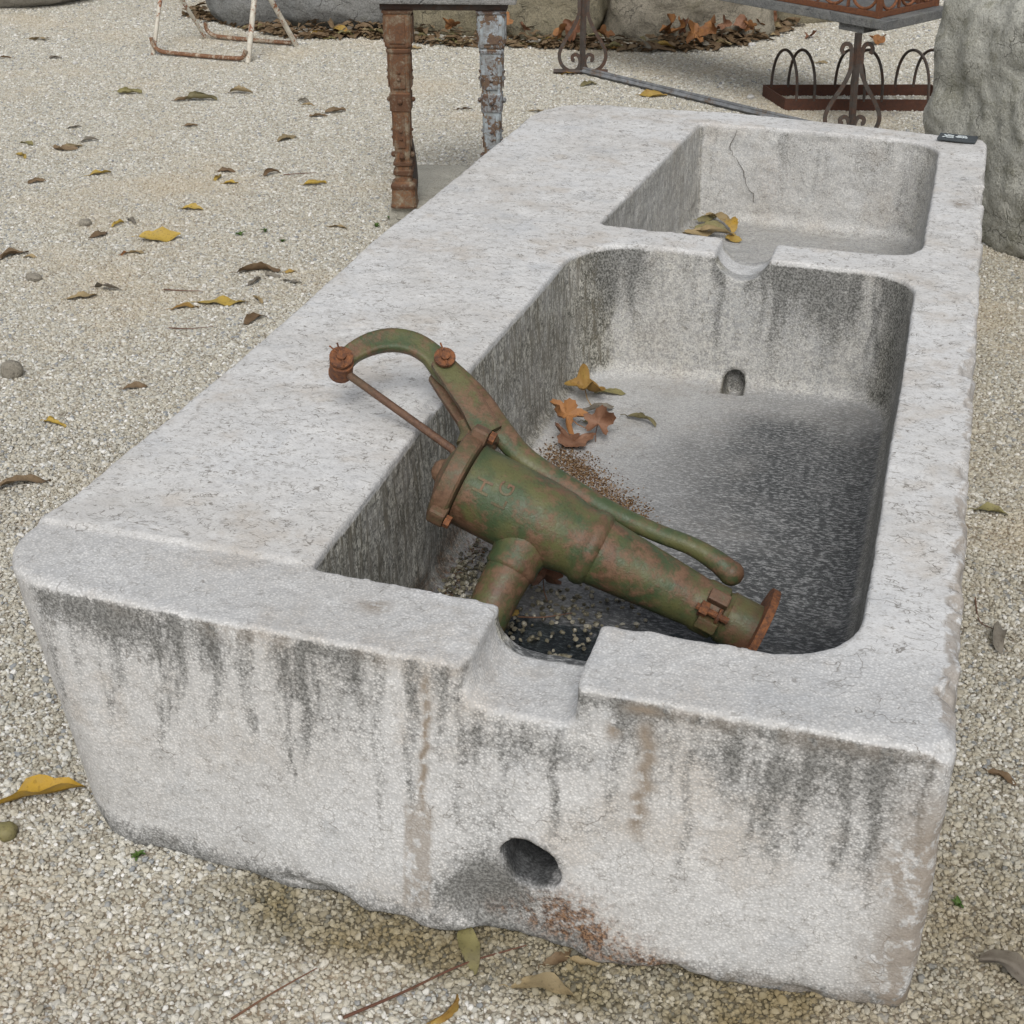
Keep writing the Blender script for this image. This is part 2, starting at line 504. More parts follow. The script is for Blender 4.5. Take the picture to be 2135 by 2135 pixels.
M['white_rust'] = mat_iron('rust_eaten_white_tube', (0.46, 0.38, 0.29), 0.50, (0.13, 0.062, 0.034), (0.27, 0.145, 0.08), 2.6, 0.75, True, seed=29.0)
M['galv'] = mat_iron('grey_flat_bar', (0.21, 0.22, 0.23), 0.15, (0.10, 0.08, 0.06), (0.16, 0.12, 0.09), 2.0, 0.6, seed=31.0)
M['slab'] = mat_rock('weathered_grey_slab', (0.22, 0.22, 0.215), (0.27, 0.265, 0.25), (0.17, 0.17, 0.165), 1.6, 0.15)
M['table_slab'] = mat_rock('dark_table_stone', (0.16, 0.165, 0.165), (0.21, 0.21, 0.20), (0.12, 0.125, 0.125), 2.0, 0.25)
M['plinth'] = mat_rock('concrete_plinth', (0.40, 0.385, 0.33), (0.45, 0.43, 0.37), (0.33, 0.315, 0.265), 2.0, 0.15, (0.16, 0.15, 0.12))
M['rock_grey'] = mat_rock('blue_grey_boulder', (0.19, 0.195, 0.19), (0.25, 0.25, 0.24), (0.15, 0.15, 0.14), 1.0, 0.2)
M['rock_tan'] = mat_rock('tan_rough_block', (0.22, 0.195, 0.13), (0.29, 0.26, 0.185), (0.15, 0.135, 0.095), 1.2, 0.35)
M['rock_rubble'] = mat_rock('mottled_rubble_block', (0.27, 0.245, 0.19), (0.33, 0.30, 0.24), (0.14, 0.125, 0.095), 1.8, 0.3)
M['rock_pale'] = mat_rock('pale_limestone', (0.42, 0.40, 0.36), (0.48, 0.46, 0.42), (0.34, 0.32, 0.28), 1.4, 0.1, (0.15, 0.14, 0.12))
M['boulder'] = mat_rock('lichen_grey_boulder', (0.34, 0.335, 0.29), (0.42, 0.415, 0.37), (0.23, 0.225, 0.175), 1.3, 0.35, (0.09, 0.09, 0.07), 0.25)
M['stone_bit'] = mat_rock('loose_stone', (0.34, 0.31, 0.25), (0.42, 0.385, 0.32), (0.28, 0.255, 0.21), 6.0, 0.1)
M['white_stone'] = mat_rock('white_pebble', (0.66, 0.65, 0.63), (0.72, 0.71, 0.69), (0.6, 0.58, 0.55), 6.0, 0.0, (0.4, 0.38, 0.35))
M['leaf_yellow'] = mat_leaf('yellow_leaf', (0.42, 0.29, 0.06), (0.34, 0.255, 0.085), spots=0.45)
M['leaf_bright'] = mat_leaf('bright_yellow_leaf', (0.46, 0.28, 0.035), (0.38, 0.25, 0.07), (0.10, 0.05, 0.01), 0.35)
M['leaf_tan'] = mat_leaf('tan_leaf', (0.31, 0.235, 0.125), (0.23, 0.18, 0.10), spots=0.4)
M['leaf_brown'] = mat_leaf('brown_leaf', (0.135, 0.088, 0.048), (0.19, 0.135, 0.078), spots=0.5)
M['leaf_olive'] = mat_leaf('olive_leaf', (0.225, 0.20, 0.085), (0.165, 0.145, 0.075), spots=0.5)
M['leaf_grey'] = mat_leaf('grey_brown_leaf', (0.20, 0.18, 0.145), (0.145, 0.125, 0.10), spots=0.4)
M['leaf_orange'] = mat_leaf('orange_plane_leaf', (0.33, 0.155, 0.055), (0.24, 0.115, 0.05), (0.09, 0.035, 0.015), 0.5)
M['leaf_rust'] = mat_leaf('rust_brown_leaf', (0.17, 0.078, 0.042), (0.24, 0.13, 0.08), (0.06, 0.02, 0.01), 0.4)
M['leaf_amber'] = mat_leaf('amber_leaf', (0.34, 0.235, 0.06), (0.28, 0.165, 0.045), (0.09, 0.04, 0.01), 0.5)
M['twig'] = mat_leaf('twig_bark', (0.12, 0.055, 0.035), (0.17, 0.09, 0.055))
M['weed'] = mat_leaf('weed_green', (0.055, 0.115, 0.02), (0.08, 0.13, 0.03), (0.03, 0.05, 0.01), 0.2)
s_ = NT('slate'); M['slate'] = s_.done(s_.mix(s_.noise(s_.obj(), 90, 4), (0.035, 0.042, 0.048), (0.075, 0.085, 0.09)), 0.55, s_.bump(s_.noise(s_.obj(), 160, 3), 0.3, 0.001))
s_ = NT('chalk'); M['chalk'] = s_.done(s_.mix(s_.noise(s_.obj(), 400, 3), (0.62, 0.72, 0.74), (0.85, 0.88, 0.88)), 0.9)
s_ = NT('puddle_water')
b_ = s_.n('ShaderNodeBsdfGlass', {'Color': (0.72, 0.76, 0.76, 1), 'Roughness': 0.02, 'IOR': 1.33, 'Normal': s_.bump(s_.noise(s_.obj(), 18, 2), 0.12, 0.003)})
s_.t.links.new(b_.outputs[0], s_.out.inputs[0]); M['water'] = s_.m

# ------------------------------------------------------------------ ground sheet
H = 0.448
gv = [(-120, -120, 0), (120, -120, 0), (120, 140, 0), (-120, 140, 0)]
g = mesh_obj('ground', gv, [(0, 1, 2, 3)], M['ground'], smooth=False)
tag(g, 'beige gravel yard floor', 'ground', kind='structure')


# ------------------------------------------------------------------ stone trough (signed distance field -> surface net)
def rmax(a, b, r):
    return np.minimum(np.maximum(a, b), -r) + np.sqrt(np.maximum(a + r, 0) ** 2 + np.maximum(b + r, 0) ** 2)


def build_trough():
    h = 0.0052
    xs = np.arange(-0.075, 1.45, h, dtype=np.float32)
    ys = np.arange(-0.09, 3.07, h, dtype=np.float32)
    zs = np.arange(-0.03, 0.48, h, dtype=np.float32)
    X, Y, Z = xs[:, None, None], ys[None, :, None], zs[None, None, :]
    it = lambda v, a, b: np.interp(v, a, b).astype(np.float32)
    k = np.clip(1 - Z / H, 0, 1.1)
    xl = it(ys, [0, .19, .3, .83, 1.65, 2.51, 3.0], [-.022, -.018, -.006, .012, .010, .036, .052])[None, :, None]
    dL = (xl + 0.105 * k) - X
    yf = it(xs, [0, .136, .35, .57, 1.05, 1.36], [.030, .022, .006, .004, -.006, -.008])[:, None, None]
    ybt = it(xs, [0, .16, .365, .55, .7, .85, 1.09, 1.34], [.004, -.006, -.020, -.042, -.062, -.062, -.042, -.016])[:, None, None]
    dF = (yf + (ybt - yf) * k ** 1.25) - Y
    dR = X - 1.393 + 0.0 * Y
    yb = it(xs, [0, .17, .67, 1.384], [2.98, 3.0, 3.016, 2.92])[:, None, None]
    dB = Y - yb
    out = np.maximum(np.maximum(rmax(dL, dF, .12), rmax(dL, dB, .17)), np.maximum(rmax(dR, dF, .022), rmax(dR, dB, .045)))
    del dL
    # the wide deck stands a few mm proud between two chiselled steps
    deck = (sstep(.180, .190, ys) * sstep(1.838, 1.830, ys) * 0.006)[None, :, None] * sstep(.50, .40, xs)[:, None, None]
    ztop = H + deck.astype(np.float32)
    dT = Z - ztop
    rtop = (0.005 + 0.012 * np.exp(-((xs - 0.0) / 0.25) ** 2)).astype(np.float32)[:, None, None]
    d = rmax(out, dT, rtop)
    zb2 = it(xs, [0, .2, .5, .8, 1.1, 1.4], [-.004, -.004, .002, .006, .004, -.004])[:, None, None]
    d = rmax(d, zb2 - Z, .012)
    del out

    def basin(l, r_, f, b, rr, zf, dep):
        ins = np.clip((H - Z) / 0.33, 0, 1.2) * dep
        pl = (l[None, :, None] + ins) - X
        pr = X - (r_ - ins)
        pf = (f[:, None, None] + ins) - Y
        pb = Y - (b[:, None, None] - ins)
        q = np.maximum(np.maximum(rmax(pl, pf, rr[0]), rmax(pr, pf, rr[1])), np.maximum(rmax(pr, pb, rr[2]), rmax(pl, pb, rr[3])))
        return rmax(q, zf - Z, 0.035)

    zf1 = it(ys, [.1, .35, .75, 1.75], [.106, .112, .124, .132])[None, :, None]
    b1 = basin(it(ys, [.177, .755, 1.553], [.456, .452, .480]), 1.259, it(xs, [.45, .9, 1.2], [.178, .156, .152]), it(xs, [.57, .93, 1.2], [1.740, 1.718, 1.706]), (.014, .13, .11, .17), zf1, 0.016)
    d = rmax(d, -b1, .003)
    b2 = basin(it(ys, [1.869, 2.871], [.492, .564]), 1.263, it(xs, [.49, .7, .97, 1.2], [1.868, 1.850, 1.838, 1.842]), it(xs, [.56, .85, 1.2], [2.872, 2.866, 2.850]), (.02, .08, .11, .02), np.float32(.155), 0.014)
    d = rmax(d, -b2, .003)
    # overflow notches
    flare = (0.022 * sstep(.035, -.012, ys))[None, :, None]
    zb_ = it(ys, [-.01, .16], [.388, .379])[None, :, None]
    nl = (.754 + 0.0 * Y - flare * 0.5) - X
    nr = X - (.905 + flare * 0.2)
    n1 = np.maximum(np.maximum(rmax(nl, zb_ - Z, .050), rmax(nr, zb_ - Z, .022)), Y - .26)
    d = rmax(d, -n1, .008)
    nl = (.800 + 0.0 * Y) - X
    nr = X - .930
    zq = np.float32(.393)
    n2 = np.maximum(np.maximum(rmax(nl, zq - Z, .064), rmax(nr, zq - Z, .060)), np.maximum(1.62 - Y, Y - 1.95))
    d = rmax(d, -n2, .004)
    del b1, b2, n1, n2

    def ell(c, r_, sm=.004):
        nonlocal d
        lo = [int(np.searchsorted(v, c[i] - r_[i] - .03)) for i, v in enumerate((xs, ys, zs))]
        hi = [int(np.searchsorted(v, c[i] + r_[i] + .03)) for i, v in enumerate((xs, ys, zs))]
        sx, sy, sz = slice(lo[0], hi[0]), slice(lo[1], hi[1]), slice(lo[2], hi[2])
        e = np.sqrt(((xs[sx, None, None] - c[0]) / r_[0]) ** 2 + ((ys[None, sy, None] - c[1]) / r_[1]) ** 2 + ((zs[None, None, sz] - c[2]) / r_[2]) ** 2)
        e = (e - 1) * min(r_)
        d[sx, sy, sz] = rmax(d[sx, sy, sz], -e, sm)

    def cyl(cx, cz, r_, y0, y1, rz=None):
        nonlocal d
        e = np.sqrt((X - cx) ** 2 + ((Z - cz) * (r_ / (rz or r_))) ** 2) - r_
        e = np.maximum(np.maximum(e + 0 * Y, y0 - Y), Y - y1)
        d = rmax(d, -e, .006)

    cyl(.858, .152, .036, -.5, .145)               # drain through the front end
    cyl(.872, .134, .027, 1.66, 1.745, .040)        # drain between the basins
    ell((.842, -.020, .168), (.030, .050, .024), .006)
    ell((.886, -.015, .140), (.016, .040, .020), .006)
    ell((.828, -.056, .062), (.080, .030, .060), .02)
    ell((.905, -.058, .050), (.060, .022, .045), .015)
    ell((.448, .770, .456), (.020, .034, .016))
    ell((.440, .742, .456), (.014, .02, .010))
    ell((1.418, -.030, .452), (.060, .060, .030), .004)
    ell((1.415, .070, .452), (.040, .085, .020), .003)
    ell((1.420, .260, .450), (.045, .100, .016), .003)
    ell((1.425, -.02, .30), (.045, .040, .060), .004)
    ell((1.425, -.025, .17), (.045, .040, .11), .006)
    rr = random.Random(5)
    for i in range(64):                            # chipped arris along the far long side
        y = rr.uniform(.1, 2.85)
        ell((1.402 + rr.uniform(-.006, .006), y, H + rr.uniform(-.010, .006)), (rr.uniform(.010, .030), rr.uniform(.010, .055), rr.uniform(.008, .024)), .002)
    for i in range(40):                            # small nicks along the other edges
        y = rr.uniform(.2, 2.8)
        x = float(np.interp(y, [0, .19, .3, .83, 1.65, 2.51, 3.0], [-.022, -.018, -.006, .012, .010, .036, .052]))
        ell((x - .006, y, H + .004), (rr.uniform(.006, .014), rr.uniform(.01, .03), rr.uniform(.006, .012)), .002)
        x = rr.uniform(.1, 1.35)
        ell((x, -.006, H + .003), (rr.uniform(.008, .022), rr.uniform(.004, .010), rr.uniform(.004, .009)), .002)
    for i in range(12):                            # bites along the foot of the front
        x = rr.uniform(.2, 1.38)
        ell((x, -.03 - .03 * math.exp(-((x - .8) / .34) ** 2), rr.uniform(-.005, .02)), (rr.uniform(.015, .045), rr.uniform(.012, .028), rr.uniform(.006, .014)), .010)
    for cx, cy in ((.70, 1.855), (.755, 1.85), (.88, 1.86), (1.0, 1.845), (.62, 1.864)):
        ell((cx, cy + .006, H + .004), (.035, .012, .012), .002)

    # hand-dressed unevenness, only near the surface
    band = np.flatnonzero(np.abs(d.ravel()) < 0.022)
    ix, iy, iz = np.unravel_index(band, d.shape)
    px, py, pz = xs[ix], ys[iy], zs[iz]
    nz = 0.0028 * fbm(px, py, pz, 7, 2) + 0.0014 * fbm(px, py, pz, 34, 2, 3.0) + 0.0009 * vnoise(px * 110, py * 110, pz * 110)
    low = sstep(.10, 0.0, pz)
    nearh = np.exp(-((px - .856) / .055) ** 2 - ((pz - .145) / .055) ** 2) * (py < .2)
    nz = nz + nearh * 0.010 * fbm(px, py, pz, 38, 3, 6.0)
    nz = nz + low * 0.008 * fbm(px, py, pz, 16, 3, 8.0)
    right = sstep(1.36, 1.392, px)
    nz = nz + right * 0.005 * fbm(px, py, pz, 26, 3, 1.0)
    inn = sstep(.40, .48, px) * sstep(1.75, 1.85, py) * sstep(.44, .42, pz)
    nz = nz + inn * 0.007 * fbm(px, py, pz, 16, 3, 2.0)
    d.ravel()[band] += nz.astype(np.float32)
    # surface net
    s = d < 0
    c = s[:-1, :-1, :-1].astype(np.int8)
    for a in (0, 1):
        for b in (0, 1):
            for e in (0, 1):
                if a + b + e: c += s[a:a + s.shape[0] - 1, b:b + s.shape[1] - 1, e:e + s.shape[2] - 1]
    act = (c > 0) & (c < 8)
    vi = np.full(act.shape, -1, np.int32)
    ci, cj, ck = np.nonzero(act)
    nv = len(ci)
    vi[ci, cj, ck] = np.arange(nv)
    acc = np.zeros((nv, 3), np.float32)
    cnt = np.zeros(nv, np.float32)
    for ax in range(3):
        for a in (0, 1):
            for b in (0, 1):
                o0 = [0, 0, 0]
                oth = [q for q in range(3) if q != ax]
                o0[oth[0]], o0[oth[1]] = a, b
                o1 = list(o0)
                o1[ax] = 1
                d0 = d[ci + o0[0], cj + o0[1], ck + o0[2]]
                d1 = d[ci + o1[0], cj + o1[1], ck + o1[2]]
                m = (d0 < 0) != (d1 < 0)
                t = np.where(m, d0 / np.where(m, d0 - d1, 1), 0)
                q = np.zeros((nv, 3), np.float32)
                q[:, ax] = t
                q[:, oth[0]] = a
                q[:, oth[1]] = b
                acc += q * m[:, None]
                cnt += m
    V = acc / cnt[:, None] + np.stack([ci, cj, ck], 1)
    V = V * h + np.array([xs[0], ys[0], zs[0]], np.float32)
    quads = []
    for ax in range(3):
        oth = [q for q in range(3) if q != ax]
        sl0 = [slice(None)] * 3
        sl1 = [slice(None)] * 3
        sl0[ax] = slice(0, -1)
        sl1[ax] = slice(1, None)
        for q in oth:
            sl0[q] = slice(1, -1)
            sl1[q] = slice(1, -1)
        a0, a1 = s[tuple(sl0)], s[tuple(sl1)]
        e = np.stack(np.nonzero(a0 != a1), 1)
        ins = a0[e[:, 0], e[:, 1], e[:, 2]]
        base = e.copy()
        base[:, oth[0]] += 1
        base[:, oth[1]] += 1
        def cell(u, v):
            w = base.copy()
            w[:, oth[0]] += u
            w[:, oth[1]] += v
            return vi[w[:, 0], w[:, 1], w[:, 2]]
        Q = np.stack([cell(-1, -1), cell(0, -1), cell(0, 0), cell(-1, 0)], 1)
        flip = ins if ax != 1 else ~ins
        Q[~flip] = Q[~flip][:, ::-1]
        quads.append(Q)
    F = np.concatenate(quads)
    me = bpy.data.meshes.new('stone_trough')
    me.vertices.add(nv)
    me.vertices.foreach_set('co', V.ravel())
    nf = len(F)
    me.loops.add(nf * 4)
    me.polygons.add(nf)
    me.polygons.foreach_set('loop_start', np.arange(0, nf * 4, 4, dtype=np.int32))
    me.polygons.foreach_set('loop_total', np.full(nf, 4, np.int32))
    me.loops.foreach_set('vertex_index', F.ravel().astype(np.int32))
    me.update(calc_edges=True)
    me.polygons.foreach_set('use_smooth', np.ones(nf, bool))
    # stain masks -----------------------------------------------------------
    x, y, z = V.T
    nrm = np.zeros(nv * 3, np.float32)
    me.vertices.foreach_get('normal', nrm)
    nrm = nrm.reshape(-1, 3)
    front = sstep(.02, -.005, y - .02) * sstep(.55, .2, nrm[:, 2])
    gau = lambda cx, cz, sx, sz: np.exp(-((x - cx) / sx) ** 2 - ((z - cz) / sz) ** 2)
    st = fbm(x * 17, np.zeros_like(x), z * 4.5, 1, 3, 2.0) * .5 + .5
    dark = np.zeros(nv, np.float32)
    for cx, cz, sx, sz, w in ((.13, .42, .10, .045, .9), (.24, .40, .06, .06, .9), (.30, .36, .025, .07, .6), (.38, .40, .05, .04, .6), (.49, .37, .03, .05, .8), (.56, .34, .05, .08, .6), (.60, .38, .03, .04, .5),
                              (.82, .345, .05, .035, 1.0), (.76, .33, .03, .05, .5), (.90, .34, .06, .03, .6), (.79, .235, .05, .05, .5), (.93, .235, .04, .03, .35),
                              (1.17, .36, .07, .045, .9), (1.28, .39, .07, .05, .95), (1.10, .39, .05, .03, .6), (1.22, .30, .09, .06, .5), (1.34, .36, .03, .06, .6), (1.03, .37, .03, .04, .6), (1.30, .25, .05, .06, .3),
                              (.76, .085, .045, .04, 1.0), (.82, .075, .06, .05, .95), (.80, .13, .035, .05, .8), (.70, .06, .05, .03, .7), (.92, .035, .05, .02, .9), (.86, .02, .12, .015, .8), (.45, .03, .12, .02, .4), (1.02, .01, .05, .012, .6)):
        dark += w * gau(cx, cz, sx, sz)
    dark = np.clip(dark * (.35 + 1.0 * st), 0, 1.0) ** 1.15 * .68 * front
    dark += front * np.clip(.55 * gau(.775, .085, .05, .05) + .5 * gau(.83, .07, .07, .035) + .4 * gau(.80, .13, .03, .05) + .45 * gau(.93, .03, .05, .018), 0, .6)
    rq = random.Random(13)
    drip = np.zeros(nv, np.float32)
    for i in range(70):
        x0, ze, sx_, w_ = rq.uniform(.03, 1.37), rq.uniform(.14, .40), rq.uniform(.003, .011), rq.uniform(.15, .55)
        drip += w_ * np.exp(-((x - x0 - .004 * np.sin(z * 40 + i)) / sx_) ** 2) * sstep(ze - .05, ze + .06, z)
    dark += np.clip(drip, 0, .7) * front
    patch = sstep(.42, .62, fbm(x, y, z, 7, 3, 3.0) * .5 + .5)
    dark += front * .65 * np.exp(-((z - .430) / .009) ** 2) * patch
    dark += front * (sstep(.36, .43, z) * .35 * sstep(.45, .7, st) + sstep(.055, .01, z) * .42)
    hole = sstep(.056, .036, np.hypot(x - .856, z - .150)) * sstep(-.045, -.02, y) * (y < .16)
    dark += hole * 1.1
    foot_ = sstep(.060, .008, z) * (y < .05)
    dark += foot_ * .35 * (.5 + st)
    dark += sstep(.034, .028, np.hypot(x - .872, (z - .140) * .8)) * sstep(1.69, 1.72, y) * (y < 1.86) * .55
    # inside faces
    inb1 = (x > .43) & (x < 1.275) & (y > .14) & (y < 1.755) & (z < H - .012)
    inb2 = (x > .47) & (x < 1.28) & (y > 1.82) & (y < 2.90) & (z < H - .012)
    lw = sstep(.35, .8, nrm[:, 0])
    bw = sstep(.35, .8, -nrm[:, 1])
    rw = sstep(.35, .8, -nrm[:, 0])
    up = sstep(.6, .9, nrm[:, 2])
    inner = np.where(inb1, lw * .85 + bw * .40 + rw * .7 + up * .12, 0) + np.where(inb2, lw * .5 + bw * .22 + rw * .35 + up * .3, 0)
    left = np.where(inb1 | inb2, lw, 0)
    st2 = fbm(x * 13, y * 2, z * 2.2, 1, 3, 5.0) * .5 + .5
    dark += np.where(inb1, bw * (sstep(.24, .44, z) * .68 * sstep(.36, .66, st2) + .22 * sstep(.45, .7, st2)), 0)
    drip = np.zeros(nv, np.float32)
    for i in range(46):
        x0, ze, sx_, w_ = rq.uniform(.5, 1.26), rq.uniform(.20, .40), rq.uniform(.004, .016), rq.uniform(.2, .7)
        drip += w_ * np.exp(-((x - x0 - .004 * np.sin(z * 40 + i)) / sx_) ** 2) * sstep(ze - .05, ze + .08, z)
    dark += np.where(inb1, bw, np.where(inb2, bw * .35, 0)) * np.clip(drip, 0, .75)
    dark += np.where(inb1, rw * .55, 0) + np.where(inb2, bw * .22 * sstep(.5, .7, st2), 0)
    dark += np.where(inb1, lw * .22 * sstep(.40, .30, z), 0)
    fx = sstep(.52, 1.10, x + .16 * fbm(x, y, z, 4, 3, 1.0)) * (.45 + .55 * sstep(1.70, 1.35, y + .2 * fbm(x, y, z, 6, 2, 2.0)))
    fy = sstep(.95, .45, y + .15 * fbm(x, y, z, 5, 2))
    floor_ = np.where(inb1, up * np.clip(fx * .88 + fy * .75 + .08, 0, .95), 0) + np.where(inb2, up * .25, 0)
    wet = hole * .9 + np.where(inb1, sstep(.20, .13, z) * sstep(.85, .5, y) * .9 + up * fx * .25, 0)  # hole term paints shade inside the drain; the basin term is wet stone
    rust = front * np.clip(1.5 * gau(.915, .080, .050, .038) + 1.4 * gau(.960, .050, .055, .026) + 1.1 * gau(1.0, .03, .06, .014) + .6 * gau(.87, .05, .05, .02) + .8 * np.exp(-((z - (.045 - .33 * (x - .96))) / .012) ** 2) * sstep(.94, .98, x) * sstep(1.10, 1.02, x) + .9 * gau(.83, .055, .03, .012), 0, 1)
    rust += np.where(inb1, up * (1.0 * np.exp(-(((x - .665) + .55 * (y - 1.14)) / .055) ** 2 - ((y - 1.14) / .14) ** 2) + .8 * np.exp(-((x - .50) / .05) ** 2) * sstep(1.0, .8, y)) + lw * .75 * sstep(.21, .15, z) * sstep(1.05, .8, y), 0)
    rust += np.where(inb2, bw * .28 * np.exp(-((x - .80) / .05) ** 2 - ((z - .29) / .06) ** 2), 0)
    wob = .006 * fbm(z * 8, x * 0, z, 6, 2)
    brown = front * (1.15 * np.exp(-((x - .697 - wob) / .0055) ** 2) * sstep(.44, .40, z) * sstep(.19, .235, z) * sstep(.2, .5, st + .3 * (z < .37))
                     + .62 * sstep(.666, .672, x) * sstep(.715, .708, x) * sstep(.22, .20, z) * sstep(.03, .06, z)
                     + 1.0 * np.exp(-((x - 1.006 - 1.8 * wob) / .011) ** 2) * sstep(.42, .40, z) * sstep(.21, .26, z) * sstep(.35, .55, st2 + .15)
                     + 1.0 * gau(.962, .392, .010, .014) + .9 * gau(1.0, .430, .02, .006)
                     + .8 * sstep(1.30, 1.385, x + .05 * fbm(x, y, z, 12, 3)) * sstep(.44, .30, z) + .5 * sstep(.05, .0, z) * sstep(.9, 1.2, x))
    brown += sstep(1.352, 1.372, x + .012 * fbm(x, y, z, 14, 2)) * sstep(.3, .6, fbm(x, y, z, 5, 2) * .5 + .62) * np.where(z > .36, 1, 0) * sstep(2.4, .5, y) * sstep(.02, .08, y) * (nrm[:, 2] < .985) * .65
    brown += np.where(z > H - .03, .9 * np.exp(-((x - 1.34) / .02) ** 2 - ((y - 2.27) / .035) ** 2) + .8 * np.exp(-((x - .585) / .022) ** 2 - ((y - .105) / .02) ** 2), 0)
    brown += front * sstep(.405, .438, z) * .35 * sstep(.45, .65, st2)
    topm = sstep(.7, .95, nrm[:, 2]) * sstep(H - .03, H - .01, z) * sstep(.16, .22, y)
    for nm, arr in (('stain_a', (dark, rust, brown, inner)), ('stain_b', (wet, floor_, left, topm))):  # wet: wet stone plus the painted shade inside the drain
        at = me.color_attributes.new(nm, 'FLOAT_COLOR', 'POINT')
        at.data.foreach_set('color', np.clip(np.stack(arr, 1), 0, 1.2).astype(np.float32).ravel())
    me.materials.append(M['trough'])
    o = bpy.data.objects.new('stone_trough', me)
    COL.objects.link(o)
    return o


trough = tag(build_trough(), 'long white limestone double basin trough with overflow notches standing on the gravel', 'trough')

# hairline crack in the end wall of the far basin
crk = [(.678, .440), (.664, .395), (.668, .372), (.690, .340), (.712, .305), (.722, .270), (.742, .252), (.745, .222)]
pts = catmull([(a, 2.8585 - .012 * (H - c) / .33, c) for a, c in crk], 3)
pts = [np.array(p) + np.array([rng.uniform(-.0035, .0035), .0006, rng.uniform(-.003, .003)]) for p in pts]
s_ = NT('crack_dark'); M['crack'] = s_.done((0.10, 0.09, 0.075), 0.95)
V_, F_ = sweep(pts, lambda i, t: circ(.0005 + .0009 * abs(math.sin(9 * t)) * (1 - .5 * t), 5), up=(0, 1, 0))
crk_o = mesh_obj('crack', V_, F_, M['crack'], trough)

# ------------------------------------------------------------------ puddle and wet grit in the near basin
V_, F_ = [], []
n_ = 40
for k in range(n_):
    a = 2 * math.pi * k / n_
    V_.append((.845 + .40 * math.cos(a) * (1 + .06 * math.sin(3 * a)), .42 + .275 * math.sin(a) * (1 + .08 * math.cos(4 * a)), .1195))
F_.append(tuple(range(n_)))
tag(mesh_obj('rainwater_puddle', V_, F_, M['water'], smooth=False), 'shallow dark rainwater puddle on the near basin floor', 'puddle', kind='stuff')


def pebble_field(name, pts, sizes, label, cat, parent=None, mat=None, flat=0.68):
    """one object: every pebble is an instance of three rounded stone shapes"""
    me = bpy.data.meshes.new(name)
    me.from_pydata([tuple(p) for p in pts], [], [])
    at = me.attributes.new('size', 'FLOAT', 'POINT')
    at.data.foreach_set('value', np.asarray(sizes, np.float32))
    o = bpy.data.objects.new(name, me)
    COL.objects.link(o)
    ng = bpy.data.node_groups.new(name, 'GeometryNodeTree')
    ng.interface.new_socket('Geometry', in_out='INPUT', socket_type='NodeSocketGeometry')
    ng.interface.new_socket('Geometry', in_out='OUTPUT', socket_type='NodeSocketGeometry')
    N = lambda t, **kw: _gn(ng, t, **kw)
    L = ng.links.new
    gi, go = N('NodeGroupInput'), N('NodeGroupOutput')
    join = N('GeometryNodeJoinGeometry')
    for k in range(4):
        ico = N('GeometryNodeMeshIcoSphere')
        ico.inputs['Radius'].default_value = 1
        ico.inputs['Subdivisions'].default_value = 2
        sp = N('GeometryNodeSetPosition')
        nz = N('ShaderNodeTexNoise')
        nz.noise_dimensions = '4D'
        nz.inputs['W'].default_value = k * 7.3
        nz.inputs['Scale'].default_value = 0.95
        nz.inputs['Detail'].default_value = 1.0
        sub = N('ShaderNodeVectorMath'); sub.operation = 'SUBTRACT'; sub.inputs[1].default_value = (.5, .5, .5)
        mul = N('ShaderNodeVectorMath'); mul.operation = 'MULTIPLY'; mul.inputs[1].default_value = (1.9, 1.9, 1.6)
        L(nz.outputs['Color'], sub.inputs[0]); L(sub.outputs[0], mul.inputs[0])
        L(ico.outputs[0], sp.inputs['Geometry']); L(mul.outputs[0], sp.inputs['Offset'])
        sm = N('GeometryNodeSetMaterial'); sm.inputs['Material'].default_value = mat or M['pebble']
        L(sp.outputs[0], sm.inputs[0])
        ss = N('GeometryNodeSetShadeSmooth')
        ss.inputs['Shade Smooth'].default_value = k % 2 == 0
        L(sm.outputs[0], ss.inputs[0])
        g2 = N('GeometryNodeGeometryToInstance')
        L(ss.outputs[0], g2.inputs[0]); L(g2.outputs[0], join.inputs[0])
    iop = N('GeometryNodeInstanceOnPoints')
    iop.inputs['Pick Instance'].default_value = True
    ri = N('FunctionNodeRandomValue', data_type='INT'); ri.inputs[4].default_value = 0; ri.inputs[5].default_value = 3
    rv = N('FunctionNodeRandomValue', data_type='FLOAT_VECTOR'); rv.inputs[0].default_value = (-.45, -.45, 0); rv.inputs[1].default_value = (.45, .45, 6.283)
    rs = N('FunctionNodeRandomValue', data_type='FLOAT_VECTOR'); rs.inputs[0].default_value = (.80, .60, .50); rs.inputs[1].default_value = (1.25, .95, .85); rs.inputs['Seed'].default_value = 5
    na = N('GeometryNodeInputNamedAttribute', data_type='FLOAT'); na.inputs[0].default_value = 'size'
    vm = N('ShaderNodeVectorMath'); vm.operation = 'SCALE'
    L(rs.outputs[0], vm.inputs[0]); L(na.outputs[0], vm.inputs['Scale'])
    L(gi.outputs[0], iop.inputs['Points']); L(join.outputs[0], iop.inputs['Instance'])
    L(ri.outputs[2], iop.inputs['Instance Index']); L(rv.outputs[0], iop.inputs['Rotation']); L(vm.outputs[0], iop.inputs['Scale'])
    L(iop.outputs[0], go.inputs[0])
    md = o.modifiers.new('pebbles', 'NODES')
    md.node_group = ng
    tag(o, label, cat, kind='stuff')
    return o


def _gn(ng, t, **kw):
    n = ng.nodes.new(t)
    for k, v in kw.items(): setattr(n, k, v)
    return n


def cam_ndc(P):
    Mi = np.array(co.rotation_euler.to_matrix())
    q = (P - np.array(CAM)) @ Mi
    zz = -q[:, 2]
    fx = cd.lens / 18.0
    return q[:, 0] / zz * fx, q[:, 1] / zz * fx, zz


